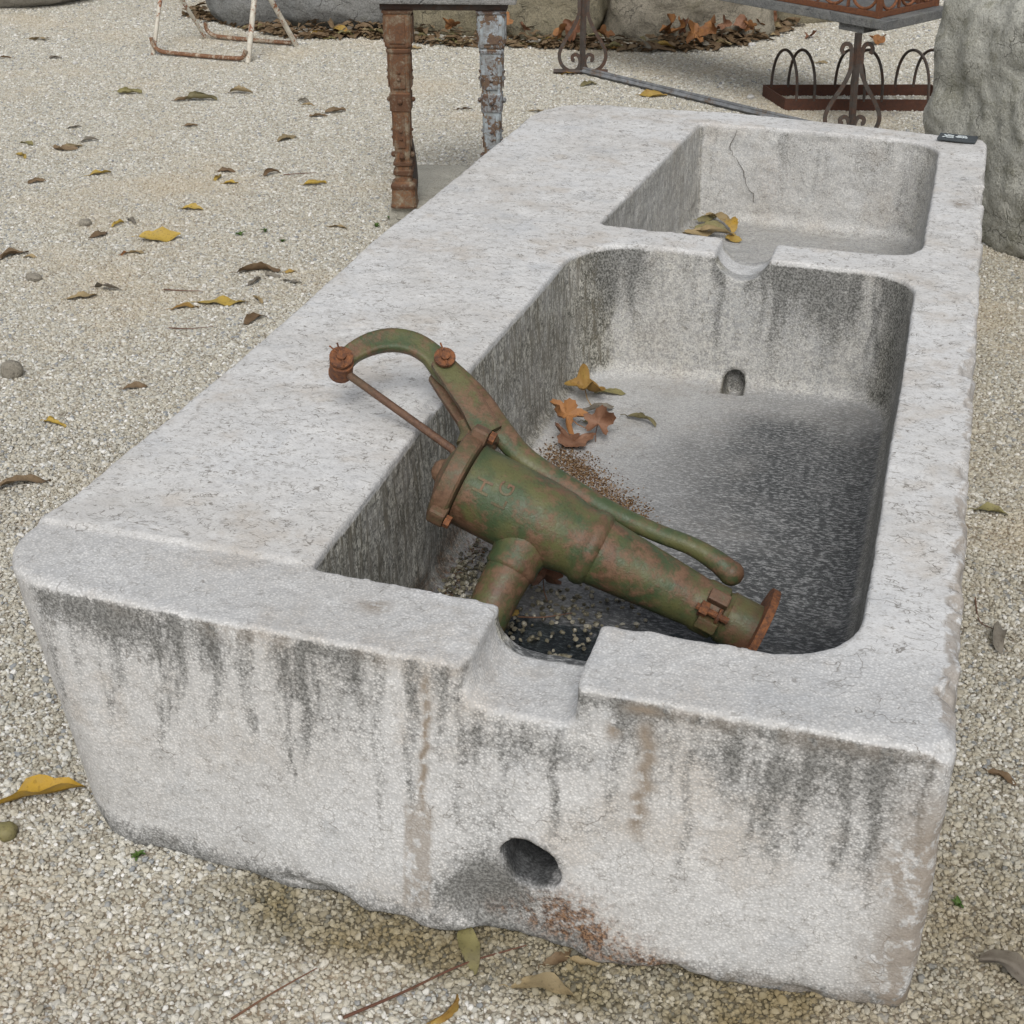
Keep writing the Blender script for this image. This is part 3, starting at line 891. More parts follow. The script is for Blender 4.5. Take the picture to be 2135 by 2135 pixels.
def gravel_points():
    rs = np.random.RandomState(11)
    out, sz = [], []
    for (y0, y1, sp, r0) in ((-0.75, 1.3, .0062, .0036), (1.3, 3.2, .0067, .0039), (3.2, 5.2, .0072, .0042), (5.2, 8.6, .0085, .0049)):
        gx = np.arange(-5.6, 2.9, sp)
        gy = np.arange(y0, y1, sp)
        GX, GY = np.meshgrid(gx, gy)
        p = np.stack([GX.ravel(), GY.ravel(), np.zeros(GX.size)], 1)
        p[:, :2] += rs.uniform(-.55, .55, (len(p), 2)) * sp
        nx, ny, zz = cam_ndc(p)
        k = (zz > .3) & (np.abs(nx) < 1.18) & (ny > -1.2) & (ny < 1.08)
        k &= ~((p[:, 0] > .15) & (p[:, 0] < 1.34) & (p[:, 1] > .05) & (p[:, 1] < 2.88))
        p = p[k]
        f = rs.lognormal(0, .30, len(p))
        p[:, 2] = rs.uniform(-.0016, .0024, len(p)) * (r0 / .0040 if y0 < 1 else .55) + (.0010 * f if y0 < 1 else -.0004)
        out.append(p)
        sz.append(r0 * np.clip(f, .5, 1.9))
    return np.concatenate(out), np.concatenate(sz)


gp, gs = gravel_points()
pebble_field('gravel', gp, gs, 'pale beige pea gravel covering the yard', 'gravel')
# grit washed into the corner of the near basin
rs_ = np.random.RandomState(2)
gp2, gs2 = [], []
for cx, cy, sx, sy, n_ in ((.535, .70, .035, .07, 330), (.60, .60, .05, .06, 120), (.72, .66, .06, .05, 110), (.80, .55, .12, .08, 110)):
    for _ in range(n_):
        x_, y_ = rs_.normal(cx, sx), rs_.normal(cy, sy)
        if x_ < .485 or x_ > 1.2 or y_ < .22: continue
        zfl = np.interp(y_, [.1, .35, .75, 1.75], [.106, .112, .124, .132])
        gp2.append((x_, y_, zfl + .003 + rs_.uniform(0, .004))); gs2.append(rs_.uniform(.0032, .0056))
s_ = NT('wet_grit')
r_ = s_.n('ShaderNodeObjectInfo').outputs['Random']
M['wet_grit'] = s_.done(s_.cramp(r_, [(0.0, (0.05, 0.045, 0.03)), (0.4, (0.15, 0.135, 0.09)), (0.75, (0.26, 0.235, 0.17)), (1.0, (0.42, 0.40, 0.34))]), 0.35, spec=0.5)
pebble_field('basin_grit', gp2, gs2, 'wet loose grit washed into the near basin corner', 'grit', mat=M['wet_grit'])


s_ = NT('rusty_debris')
r_ = s_.n('ShaderNodeObjectInfo').outputs['Random']
M['debris'] = s_.done(s_.cramp(r_, [(0.0, (0.05, 0.028, 0.015)), (0.45, (0.13, 0.075, 0.038)), (0.8, (0.22, 0.14, 0.075)), (1.0, (0.34, 0.26, 0.17))]), 0.9, spec=0.1)
gp3, gs3 = [], []
for _ in range(4200):
    t_ = rs_.uniform(0, 1)
    x_, y_ = .545 + .25 * t_ + rs_.normal(0, .022), 1.26 - .27 * t_ + rs_.normal(0, .030)
    if rs_.uniform() < .22: x_, y_ = .490 + abs(rs_.normal(0, .018)), rs_.uniform(.45, 1.1)
    if x_ < .478: continue
    gp3.append((x_, y_, float(np.interp(y_, [.1, .35, .75, 1.75], [.106, .112, .124, .132])) + .0015)); gs3.append(rs_.uniform(.0008, .0021))
pebble_field('rusty_debris', gp3, gs3, 'fine rusty brown crumbs strewn on the near basin floor beside the pump', 'debris', mat=M['debris'])


# ------------------------------------------------------------------ rocks
def rock(name, c, size, mat, label, cat='boulder', group=None, rz=0.0, sub=5, rough=1.0, seed=0.0, box_=0.75, foot=0.03, taper=0.0):
    bm = bmesh.new()
    bmesh.ops.create_cube(bm, size=2)
    bmesh.ops.subdivide_edges(bm, edges=bm.edges[:], cuts=2 ** sub - 1, use_grid_fill=True)
    P = np.array([v.co[:] for v in bm.verts])
    sph = P / np.linalg.norm(P, axis=1)[:, None]
    r_ = 0.55 + .25 * max(0.0, box_ - .6) / .4
    inner = np.clip(P, -r_, r_)
    rb = inner + (1 - r_) * (P - inner) / np.maximum(np.linalg.norm(P - inner, axis=1), 1e-6)[:, None]
    Q = rb * box_ + sph * (1 - box_) * 1.15
    S = np.array(size) / 2
    W = Q * S
    W[:, :2] *= (1 - taper * (Q[:, 2:3] * .5 + .5))
    nrm = Q / S
    nrm /= np.linalg.norm(nrm, axis=1)[:, None]
    x, y, z = (W + seed).T
    m = float(min(size))
    rid = 1 - np.abs(fbm(x, y, z, 3.2 / m, 3, 6.0)) * 2
    dsp = m * rough * (.09 * fbm(x, y, z, 1.6 / m, 2) + .050 * fbm(x, y, z, 5 / m, 3, 4.0) + .035 * rid + .022 * fbm(x, y, z, 18 / m, 3, 9.0))
    W = W + nrm * dsp[:, None]
    W[:, 2] += S[2] - foot
    W[:, 2] = np.maximum(W[:, 2], -.05)
    for v, w in zip(bm.verts, W): v.co = w
    o = bm_obj(name, bm, mat, smooth=True)
    o.location = c
    o.rotation_euler = (0, 0, rz)
    return tag(o, label, cat, group)


rock('boulder', (1.83, 3.58, 0), (1.10, .88, .78), M['boulder'], 'big rough grey boulder with lichen beside the far corner of the trough', rz=R(-50), seed=3.1, box_=.97, rough=.75, taper=.06, sub=6)
rock('boulder', (-2.02, 6.30, 0), (1.35, .95, .8), M['rock_grey'], 'smooth blue grey boulder behind the leaf litter', rz=R(6), seed=8.4, box_=.72, rough=.8)
rock('stone_block', (-1.02, 6.42, 0), (.98, .95, .85), M['rock_tan'], 'tan rough stone block behind the cast iron table', 'stone block', rz=R(3), seed=15.2, box_=1.0, rough=.7)
rock('stone_block', (-.20, 6.56, 0), (.86, .85, .8), M['rock_rubble'], 'mottled crumbling stone block behind the scroll pedestal', 'stone block', rz=R(27), seed=22.7, box_=1.0, rough=.95)
rock('stone_block', (.36, 7.06, 0), (.55, .62, .7), M['rock_tan'], 'squared tan stone block at the end of the leaf litter', 'stone block', rz=R(36), seed=31.3, box_=1.0, rough=.5)
rock('round_stone', (-4.02, 6.30, 0), (.95, .95, .55), M['rock_pale'], 'pale rounded stone standing alone on the gravel', 'stone', rz=R(0), seed=41.0, box_=.25, rough=.35)
rock('boulder', (-3.6, 7.8, 0), (1.2, 1.0, .8), M['rock_pale'], 'pale boulder in the row beyond the trestle', rz=R(30), seed=47.0, box_=.6)
rock('boulder', (1.95, 8.3, 0), (1.3, 1.0, .7), M['rock_grey'], 'grey boulder beyond the bicycle rack', rz=R(10), seed=53.0, box_=.6)


def small_stone(x, y, size, mat, label, rz=0, seed=0.0, cat='stone', z=0.0, group=None, name='loose_stone'):
    return rock(name, (x, y, z), size, mat, label, cat, group, rz, 3, .9, seed, .15, size[2] * .12)


small_stone(-1.005, 1.515, (.052, .040, .046), M['stone_bit'], 'fist sized buff stone lying on the open gravel', .4, 3.0)
small_stone(-1.473, 2.674, (.040, .030, .024), M['stone_bit'], 'small grey stone near a rolled yellow leaf', .2, 5.0)
small_stone(-1.350, 2.166, (.050, .032, .022), M['stone_bit'], 'flat grey stone on the open gravel', -.2, 7.0)
small_stone(-.004, -.050, (.034, .030, .026), M['leaf_olive'], 'green mossy pebble beside the big yellow leaf', .1, 9.0)
small_stone(.278, 6.124, (.034, .028, .02), M['white_stone'], 'white pebble near the orange leaf litter', .1, 11.0)
small_stone(-2.786, 4.804, (.022, .02, .014), M['white_stone'], 'tiny white pebble near the rusty trestle', .1, 13.0)
small_stone(.43, 5.05, (.03, .025, .02), M['white_stone'], 'white pebble at the corner of the bicycle rack', .1, 14.0)


# ------------------------------------------------------------------ hand pump lying in the near basin
def build_pump():
    pv, hv, av = Vector((.302, -.525, .796)).normalized(), Vector((.208, .851, .483)), Vector((-.930, .020, .366)).normalized()
    hv = (hv - pv * hv.dot(pv)).normalized()
    av = pv.cross(hv).normalized()
    m3 = Matrix((pv, hv, av)).transposed()
    root = empty('hand_pump', (1.078, .568, .200), m3)
    tag(root, 'green and rust cast iron hand water pump lying in the trough basin', 'hand pump')
    G, GR, RU = M['pump'], M['pump_rusty'], M['rust']
    ang = lambda deg: (math.cos(R(deg)), math.sin(R(deg)))      # angle from p (towards the viewer) to h
    # barrel
    prof = [(.002, .046), (.052, .046), (.056, .043), (.060, .042), (.064, .0475), (.098, .0475), (.104, .0445), (.118, .046), (.200, .0525), (.292, .060), (.298, .066), (.306, .0685), (.316, .0675), (.322, .0635), (.335, .0625), (.352, .066), (.372, .0705), (.42, .0735), (.50, .0735), (.540, .0735), (.546, .076)]
    lathe('barrel', prof, G, root, 48)
    # base flange, oval with two bolt holes hidden below
    V, F = sweep([(0, 0, -.012), (0, 0, -.0115), (0, 0, .0015), (0, 0, .002)], lambda i, t: [((.078 - (.002 if i in (0, 3) else 0)) * math.cos(a) * (1 + .03 * math.cos(2 * a)), (.082 - (.002 if i in (0, 3) else 0)) * math.sin(a)) for a in [2 * math.pi * k / 40 for k in range(40)]], up=(0, 1, 0))
    mesh_obj('base_flange', V, F, RU, root)
    # clamp lugs with bolt and nut between them
    lug = None
    for dx in (-.030, .030):
        c, s_ = ang(-27 + dx / .05 * 57.3 * .75)
        lug = box('clamp_lug', (c * .052, s_ * .052, .079), (.022, .022, .036), G if dx < 0 else GR, root, rz=math.atan2(s_, c), bevel=.003)
    c, s_ = ang(-30)
    bolt = tube('clamp_bolt', [(c * .058, s_ * .058, .050), (c * .058, s_ * .058, .108)], .006, RU, root, 8, up=(0, 1, 0))
    tube('nut', [(c * .058, s_ * .058, .088), (c * .058, s_ * .058, .102)], .0135, RU, bolt, 6, up=(0, 1, 0))
    tube('washer', [(c * .058, s_ * .058, .066), (c * .058, s_ * .058, .0705)], .014, RU, bolt, 12, up=(0, 1, 0))
    # collar round the open top
    lathe('collar', [(.548, .074), (.551, .085), (.555, .088), (.576, .088), (.581, .086), (.584, .080), (.584, .066), (.572, .064)], GR, root, 48)
    lathe('top_cover', [(.560, .064), (.5835, .0645), (.590, .050), (.598, .022), (.606, .018), (.612, .010)], GR, root, 32)
    # collar bolt ears
    for dg in (45, 165, 285):
        c, s_ = ang(dg)
        ear = box('collar_ear', (c * .088, s_ * .088, .562), (.030, .030, .030), GR, root, rz=math.atan2(s_, c), bevel=.006)
        tube('nut', [(c * .094, s_ * .094, .536), (c * .094, s_ * .094, .546)], .011, RU, ear, 6, up=(0, 1, 0))
    # fulcrum: a foot on the collar and two cheeks that hold the lever
    foot = [(0, .066, .566), (0, .096, .572), (0, .118, .590)]
    V, F = sweep(catmull(foot, 4), lambda i, t: [(.034 * math.cos(a) * 1.0, (.022 - .004 * t) * math.sin(a)) for a in [2 * math.pi * k / 20 for k in range(20)]], up=(1, 0, 0))
    mesh_obj('fulcrum_foot', V, F, GR, root)
    # hollow saddle below the foot
    V, F = sweep(catmull([(-.034, .060, .560), (-.022, .088, .548), (0, .096, .543), (.022, .088, .548), (.034, .060, .560)], 5), lambda i, t: circ(.010, 8), up=(0, 0, 1))
    mesh_obj('fulcrum_saddle', V, F, GR, root)
    for sx in (-1, 1):
        path = catmull([(sx * .024, .094, .556), (sx * .025, .108, .578), (sx * .026, .128, .606), (sx * .026, .150, .645), (sx * .025, .170, .680), (sx * .025, .180, .697)], 5)
        n = len(path)
        def pf(i, t):
            w = .026 * (1 - .25 * t) * (1 if i < n - 1 else .7)
            return [(-.0055, -w), (.0055, -w), (.0065, -w * .6), (.0065, w * .6), (.0055, w), (-.0055, w), (-.0065, w * .6), (-.0065, -w * .6)]
        # frame: side = tangent x up ; up along p makes 'b' run along p, so use up = h-ish
        V, F = sweep(path, lambda i, t: [(b, a) for (a, b) in pf(i, t)], up=(1, 0, 0))
        mesh_obj('fulcrum_cheek', V, F, G if sx > 0 else GR, root)
    # lever: a swan-neck over the top and a long arm folded back along the barrel
    lp = [(.093, .844), (.123, .839), (.157, .820), (.183, .792), (.196, .756), (.193, .719), (.179, .685), (.166, .644), (.150, .600), (.119, .541), (.095, .483), (.086, .406), (.080, .330), (.080, .270), (.084, .212), (.091, .155), (.088, .108), (.081, .078)]
    path = catmull([(.002 - .004 * max(0, (.55 - s) / .5), t, s) for t, s in lp], 5)
    n = len(path)
    hw = [.017, .018, .0205, .022, .022, .022, .025, .026, .025, .023, .021, .019, .018, .017, .0165, .0165, .019, .021]
    th = [.011, .011, .012, .012, .012, .012, .013, .013, .013, .013, .013, .0135, .014, .015, .0155, .016, .0195, .021]
    def lf(i, t):
        q = t * (len(hw) - 1)
        w, d = np.interp(q, range(len(hw)), hw), np.interp(q, range(len(th)), th)
        rim = max(0, 1 - t * 1.7)                       # raised rims on the swan-neck
        e = 2.0 + 2.4 * rim
        pts = []
        for k in range(20):
            a = 2 * math.pi * k / 20
            ca, sa = math.cos(a), math.sin(a)
            u = math.copysign(abs(ca) ** (2 / e), ca) * d
            v = math.copysign(abs(sa) ** (2 / e), sa) * w
            u *= 1 - .28 * rim * max(0, 1 - (abs(v) / w) ** 2 * 1.6)
            pts.append((v, u))
        return pts
    V, F = sweep(path, lf, cap=True, up=(1, 0, 0))
    lever = mesh_obj('lever', V, F, G, root)
    bm = bmesh.new()
    bmesh.ops.create_uvsphere(bm, u_segments=20, v_segments=12, radius=.0225, matrix=Matrix.Translation((-.002, .080, .074)))
    bm_obj('lever_knob', bm, G, root, smooth=True)
    # pins, washers and split pins
    for t, s, l0, l1, rr in ((.093, .846, -.026, .026, .021), (.179, .688, -.038, .040, .019)):
        pin = tube('pivot_pin', [(l0 - .006, t, s), (l1 + .010, t, s)], .0085, RU, root, 10, up=(0, 1, 0))
        for q in (l0, l1):
            tube('washer', [(q - .003, t, s), (q + .003, t, s)], rr, RU, pin, 18, up=(0, 1, 0))
        tube('split_pin', [(l1 + .0055, t + .019, s + .019), (l1 + .0055, t, s), (l1 + .0055, t - .015, s - .013)], .0017, RU, pin, 6)
        if s > .8:
            tube('split_pin', [(l1 + .0055, t, s), (l1 + .0075, t + .006, s + .027)], .0015, RU, pin, 6)
    # piston rod with an eye on the pin
    rod = tube('piston_rod', [(0, .094, .838), (0, .082, .820), (0, .046, .600), (0, .030, .575)], .0072, M['rod'], root, 12, up=(1, 0, 0))
    tube('rod_eye', [(-.022, .090, .843), (.018, .090, .843)], lambda t: .0225 if .1 < t < .9 else .021, RU, rod, 18, up=(0, 1, 0))
    # spout with its ring
    sdir = Vector((-.19, -.982, 0))
    base = Vector((0, 0, .412))
    sp = [base + sdir * .040, base + sdir * .075, base + sdir * .082, base + sdir * .094, base + sdir * .100, base + sdir * .105]
    rr_ = [.052, .0465, .0445, .0455, .0455, .0415]
    V, F = sweep(sp, lambda i, t: circ(rr_[i], 28), up=(0, 0, 1))
    mesh_obj('spout_socket', V, F, G, root)
    sp = catmull([base + sdir * .098, base + sdir * .150, base + sdir * .205 + Vector((0, 0, -.004)), base + sdir * .252 + Vector((0, 0, -.012))], 6)
    V, F = sweep(sp, lambda i, t: circ(.041 - .006 * t, 28), up=(0, 0, 1))
    mesh_obj('spout', V, F, G, root)
    # raised founder's letters on the barrel
    for txt, s0, a0, hgt in (('H', .515, -19, .029), ('L', .478, -29, .025), ('G', .478, -8, .025)):
        cu = bpy.data.curves.new('letter', 'FONT')
        cu.body = txt
        cu.size = hgt * 1.42
        cu.extrude = .0009
        cu.bevel_depth = .0003
        cu.align_x = 'CENTER'
        to = bpy.data.objects.new('letter_tmp', cu)
        COL.objects.link(to)
        dg = bpy.context.evaluated_depsgraph_get()
        me = bpy.data.meshes.new_from_object(to.evaluated_get(dg))
        bpy.data.objects.remove(to)
        for v in me.vertices:
            x, y, z = v.co
            a = R(a0) + x / .0735
            r_ = .0738 + z
            v.co = (r_ * math.cos(a), r_ * math.sin(a), s0 - hgt / 2 + y)
        me.materials.clear()
        me.materials.append(GR)
        lo = bpy.data.objects.new('letter', me)
        COL.objects.link(lo)
        lo.parent = root
    return root


build_pump()

# ------------------------------------------------------------------ slate price tag
st = empty('slate_tag', (1.311, 2.886, .4525), rz=R(-7))
tag(st, 'small black slate tag with white chalk writing on the trough rim', 'slate tag')
box('slate', (0, 0, .0025), (.108, .062, .006), M['slate'], st, bevel=.0012)
for (x0, y0, x1, y1) in ((-.040, .014, -.030, .001), (-.030, .001, -.042, -.014), (-.031, .015, -.012, .010), (-.030, .004, -.012, .000), (-.031, -.012, -.010, -.013), (-.002, .014, .022, .016), (-.006, .000, .002, .007), (.002, .007, .010, .001), (.010, .001, .002, -.006), (.002, -.006, -.006, .000), (.013, .006, .017, .000), (.017, .000, .013, -.006), (.022, .007, .026, .004), (.022, -.003, .027, -.006), (.017, .0, .024, .001)):
    l = math.hypot(x1 - x0, y1 - y0)
    box('chalk_mark', ((x0 + x1) / 2, (y0 + y1) / 2, .0059), (l, .0034, .0008), M['chalk'], st, rz=math.atan2(y1 - y0, x1 - x0), bevel=0)


# ------------------------------------------------------------------ cast iron table on a plinth
def turned_leg(parent, x, y, mat, z0, z1):
    """square, moulded cast-iron leg: a stack of square sections tapering down"""
    hh = z1 - z0
    prof = [(0, .043), (.010, .0435), (.012, .041), (.095, .038), (.100, .040), (.118, .041), (.126, .036), (.135, .027), (.165, .026), (.172, .032), (.192, .032), (.198, .025), (.215, .025), (.222, .031), (.236, .031), (.243, .024), (.300, .025), (.42, .0275), (.50, .030), (.505, .034), (.520, .0345), (.590, .0345), (.596, .031), (.61, .031), (.70, .034), (.79, .0355), (.800, .039), (.812, .039), (.818, .036), (.826, .041), (.832, .042), (.985, .043), (.99, .047), (1.0, .048)]
    sc = 1.0
    def ring(r):
        c = r * .80
        return [(r, -c), (r, c), (c, r), (-c, r), (-r, c), (-r, -c), (-c, -r), (c, -r)]
    V, F = [], []
    for (t, r) in prof:
        for (a, b) in ring(r): V.append((x + a, y + b, z0 + t * hh))
    n = len(prof)
    for i in range(n - 1):
        for k in range(8): F.append((i * 8 + k, i * 8 + (k + 1) % 8, (i + 1) * 8 + (k + 1) % 8, (i + 1) * 8 + k))
    F.append(tuple(range(7, -1, -1))); F.append(tuple((n - 1) * 8 + k for k in range(8)))
    leg = mesh_obj('leg', V, F, mat, parent, smooth=False)
    # raised panels, bosses and side scrolls
    for t0, t1, w, r in ((.845, .975, .050, .0445), (.62, .785, .040, .036), (.315, .485, .026, .0288)):
        for fx, fy in ((0, -1), (1, 0), (-1, 0)):
            c = (x + fx * r, y + fy * r, z0 + hh * (t0 + t1) / 2)
            dims = (w if fx == 0 else .004, w if fy == 0 else .004, hh * (t1 - t0))
            box('panel', c, dims, mat, leg, bevel=.0015)
    for t, r, q in ((.555, .038, .009), (.27, .030, .010), (.665, .037, .007), (.70, .037, .006), (.36, .030, .006), (.40, .031, .006)):
        for fx, fy in ((0, -1), (1, 0), (-1, 0)):
            bm = bmesh.new()
            bmesh.ops.create_icosphere(bm, subdivisions=2, radius=q, matrix=Matrix.Translation((x + fx * r, y + fy * r, z0 + t * hh)))
            bm_obj('boss', bm, mat, leg, smooth=True)
    return leg


rzt = R(14)
tb = empty('iron_table', (-.30, 3.05, .076), rz=rzt)
tag(tb, 'narrow stone topped table on two cast iron legs, one rusty and one grey', 'table')
l1 = turned_leg(tb, -.145, -.045, M['rust_leg'], .0, .632)
l1['label'] = 'orange rusted cast iron table leg'
l2 = turned_leg(tb, .150, -.045, M['grey_leg'], .0, .632)
l2['label'] = 'grey painted flaking cast iron table leg'
for lx, m_ in ((-.145, M['grey_leg']), (.150, M['grey_leg'])):
    # the rear half of each cast side frame: a dark scrolled bracket standing close behind the leg
    pp = catmull([(lx + .018, .060, .0), (lx + .022, .064, .05), (lx + .018, .075, .11), (lx + .012, .058, .17), (lx + .012, .020, .20)], 6)
    strap('scroll_bracket', pp, .045, .022, M['dark_iron'], tb, up=(1, 0, 0))
box('apron', (0, .02, .643), (.40, .18, .022), M['dark_iron'], tb, bevel=.004)
box('table_top', (0, .10, .672), (.46, .40, .034), M['slab'], tb, bevel=.006)
pl = box('stone_plinth', (0, 0, .038), (.62, .50, .076), M['plinth'], bevel=.008)
pl.location = (-.235, 3.255, 0); pl.rotation_euler = (0, 0, rzt)
tag(pl, 'low grey concrete plinth slab under the cast iron table', 'plinth')

# ------------------------------------------------------------------ white tubular trestle
tr = empty('metal_trestle', (-2.22, 5.28, 0))
tag(tr, 'flaking white tubular metal trestle with rusty floor bars', 'trestle')
o_ = Vector((-2.22, 5.28, 0))
q = lambda x, y, z: Vector((x, y, z)) - o_
fl, fr, bl, br = (-2.528, 5.094), (-2.000, 5.060), (-2.443, 5.504), (-1.915, 5.458)
al, ar = (-2.515, 5.27, .37), (-2.005, 5.245, .38)
for a, b in ((fl, al), (fr, ar), (bl, al), (br, ar)):
    tube('leg', [q(a[0], a[1], 0), q(a[0] + (b[0] - a[0]) * .25, a[1] + (b[1] - a[1]) * .25, b[2] * .25), q(*b)], .0135 if a in (fr, br) else .0105, M['white_tube'], tr, 10)
for a, b in ((fl, fr), (bl, br)):
    d_ = Vector((b[0] - a[0], b[1] - a[1], 0)).normalized()
    A_, B_ = Vector((*a, 0)), Vector((*b, 0))
    pts = catmull([A_ + Vector((0, 0, .085)), A_ + d_ * .010 + Vector((0, 0, .045)), A_ + d_ * .05 + Vector((0, 0, .022)), A_ + d_ * .12 + Vector((0, 0, .018)), (A_ + B_) / 2 + Vector((0, 0, .017)), B_ - d_ * .10 + Vector((0, 0, .018)), B_ - d_ * .03 + Vector((0, 0, .024)), B_ - d_ * .006 + Vector((0, 0, .06))], 5)
    tube('floor_bar', [p_ - np.array(o_) for p_ in pts], .0105, M['white_rust'], tr, 10)
tube('ridge_bar', [q(al[0] - .03, al[1], al[2]), q(ar[0] + .03, ar[1], ar[2])], .0125, M['white_tube'], tr, 10)

# ------------------------------------------------------------------ wrought-iron scroll table with planter
wt_ = empty('scroll_table', (.26, 4.885, 0))
tag(wt_, 'long wrought iron table with scrolled pedestals and a grey stone top', 'table')
A1, A2 = Vector((-.397, 5.293, 0)), Vector((.913, 4.500, 0))
wo_ = Vector((.26, 4.885, 0))
ax_ = (A2 - A1).normalized()
sv = Vector((.96, .27, 0))          # the pedestal scrolls face the yard
zt_ = .415


def pedestal(A, lean):
    rel = A - wo_
    tube('post', [rel + Vector((0, 0, .0)), rel + Vector((lean, 0, zt_))], .0145, M['dark_iron'], wt_, 4, up=(0, 1, 0))
    for sg in (-1, 1):
        # (offset sideways, height)
        prof = [(.052, .335), (.060, .352), (.052, .371), (.033, .372), (.022, .352), (.020, .315), (.022, .270), (.045, .215), (.085, .150), (.108, .095), (.100, .050), (.072, .022), (.040, .014), (.016, .034), (.012, .066), (.026, .090), (.046, .084), (.046, .066), (.036, .064)]
        pts = catmull([rel + sv * (sg * u) + Vector((lean * z / zt_, 0, z)) for u, z in prof], 5)
        strap('scroll', pts, .016, .007, M['dark_iron'], wt_, up=(-sv.y, sv.x, 0))
    fd = Vector((.97, .24, 0))
    tube('foot_bar', [rel - fd * .135 + Vector((0, 0, .012)), rel + fd * .12 + Vector((0, 0, .012))], .013, M['dark_iron'], wt_, 4)


pedestal(A1, 0.0)
pedestal(A2, -.015)
tube('stretcher', [A1 - wo_ + Vector((0, 0, .016)), A2 - wo_ + Vector((0, 0, .016))], .016, M['galv'], wt_, 4)
tube('stretcher_cap', [A1 - wo_ + Vector((0, 0, .030)), A2 - wo_ + Vector((0, 0, .030))], .007, M['galv'], wt_, 6)
# stone top, turned so that one corner points at the trough
yaw = math.atan2(-.62, 1.0)
E_ = Vector((math.cos(yaw), math.sin(yaw), 0)); N_ = Vector((-E_.y, E_.x, 0))
corner = Vector((1.005, 4.415, 0))
ctr = corner - E_ * .86 + N_ * .215
box('sub_top', (A2 - wo_) + Vector((.075, .12, zt_ + .014)) - E_ * .05, (.12, .30, .028), M['table_slab'], wt_, rz=yaw, bevel=.003)
box('stone_top', ctr - wo_ + Vector((0, 0, zt_ + .046)), (1.72, .43, .036), M['table_slab'], wt_, rz=yaw, bevel=.004)

pb = empty('iron_planter', (ctr.x, ctr.y, zt_ + .064), rz=yaw)
tag(pb, 'orange rusted iron planter box of ringed panels on the grey stone table', 'planter')
hx, hy, ph = .80, .19, .17
for z_ in (.012, ph - .012):
    for sy in (-1, 1): box('rail', (0, sy * hy, z_), (2 * hx - .016, .014, .022), M['orange_iron'], pb, bevel=.002)
    for sx in (-1, 1): box('rail', (sx * hx, 0, z_), (.014, 2 * hy - .016, .022), M['orange_iron'], pb, bevel=.002)
for sx in (-1, 1):
    for sy in (-1, 1): box('corner_post', (sx * hx, sy * hy, ph / 2), (.020, .020, ph), M['orange_iron'], pb, bevel=.002)
nr_ = 11
for sy in (-1, 1):
    for k in range(nr_):
        cx = -hx + (k + .5) * 2 * hx / nr_
        tube('ring', [(cx + .058 * math.cos(a), sy * hy, ph / 2 + .058 * math.sin(a)) for a in [2 * math.pi * j / 24 for j in range(25)]], .006, M['orange_iron'], pb, 8, up=(0, 1, 0))
        if k: box('bar', (-hx + k * 2 * hx / nr_, sy * hy, ph / 2), (.010, .010, ph - .05), M['orange_iron'], pb, bevel=.001)
for sx in (-1, 1):
    for k in range(3):
        cy = -hy + (k + .5) * 2 * hy / 3
        tube('ring', [(sx * hx, cy + .054 * math.cos(a), ph / 2 + .058 * math.sin(a)) for a in [2 * math.pi * j / 24 for j in range(25)]], .006, M['orange_iron'], pb, 8, up=(1, 0, 0))
        if k: box('bar', (sx * hx, -hy + k * 2 * hy / 3, ph / 2), (.010, .010, ph - .05), M['orange_iron'], pb, bevel=.001)

# ------------------------------------------------------------------ bicycle rack
bk = empty('bicycle_rack', (.85, 5.08, 0))
tag(bk, 'rusty brown angle iron rack with thin wire hoops on the gravel', 'bicycle rack')
bo = Vector((.85, 5.08, 0))
c4 = [Vector((.600, 4.890, 0)), Vector((1.330, 5.085, 0)), Vector((1.185, 5.330, 0)), Vector((.475, 5.115, 0))]
for i in range(4):
    a, b = c4[i], c4[(i + 1) % 4]
    d_ = b - a
    box('frame_bar', (a + b) / 2 - bo + Vector((0, 0, .025)), (d_.length + (.006 if i % 2 == 0 else -.006), .008, .050 if i % 2 == 0 else .049), M['brown_iron'], bk, rz=math.atan2(d_.y, d_.x), bevel=.0015)
for f in (.06, .16, .44, .54, .80, .91):
    a = c4[0].lerp(c4[1], f)
    b = c4[3].lerp(c4[2], f - .015)
    w = (b - a)
    hp_ = []
    for j in range(25):
        t = math.pi * j / 24
        hp_.append(a + w * (.5 - .5 * math.cos(t)) - bo + Vector((0, 0, .04 + .185 * math.sin(t) ** .8)))
    tube('hoop', hp_, .0065, M['dark_iron'], bk, 8)


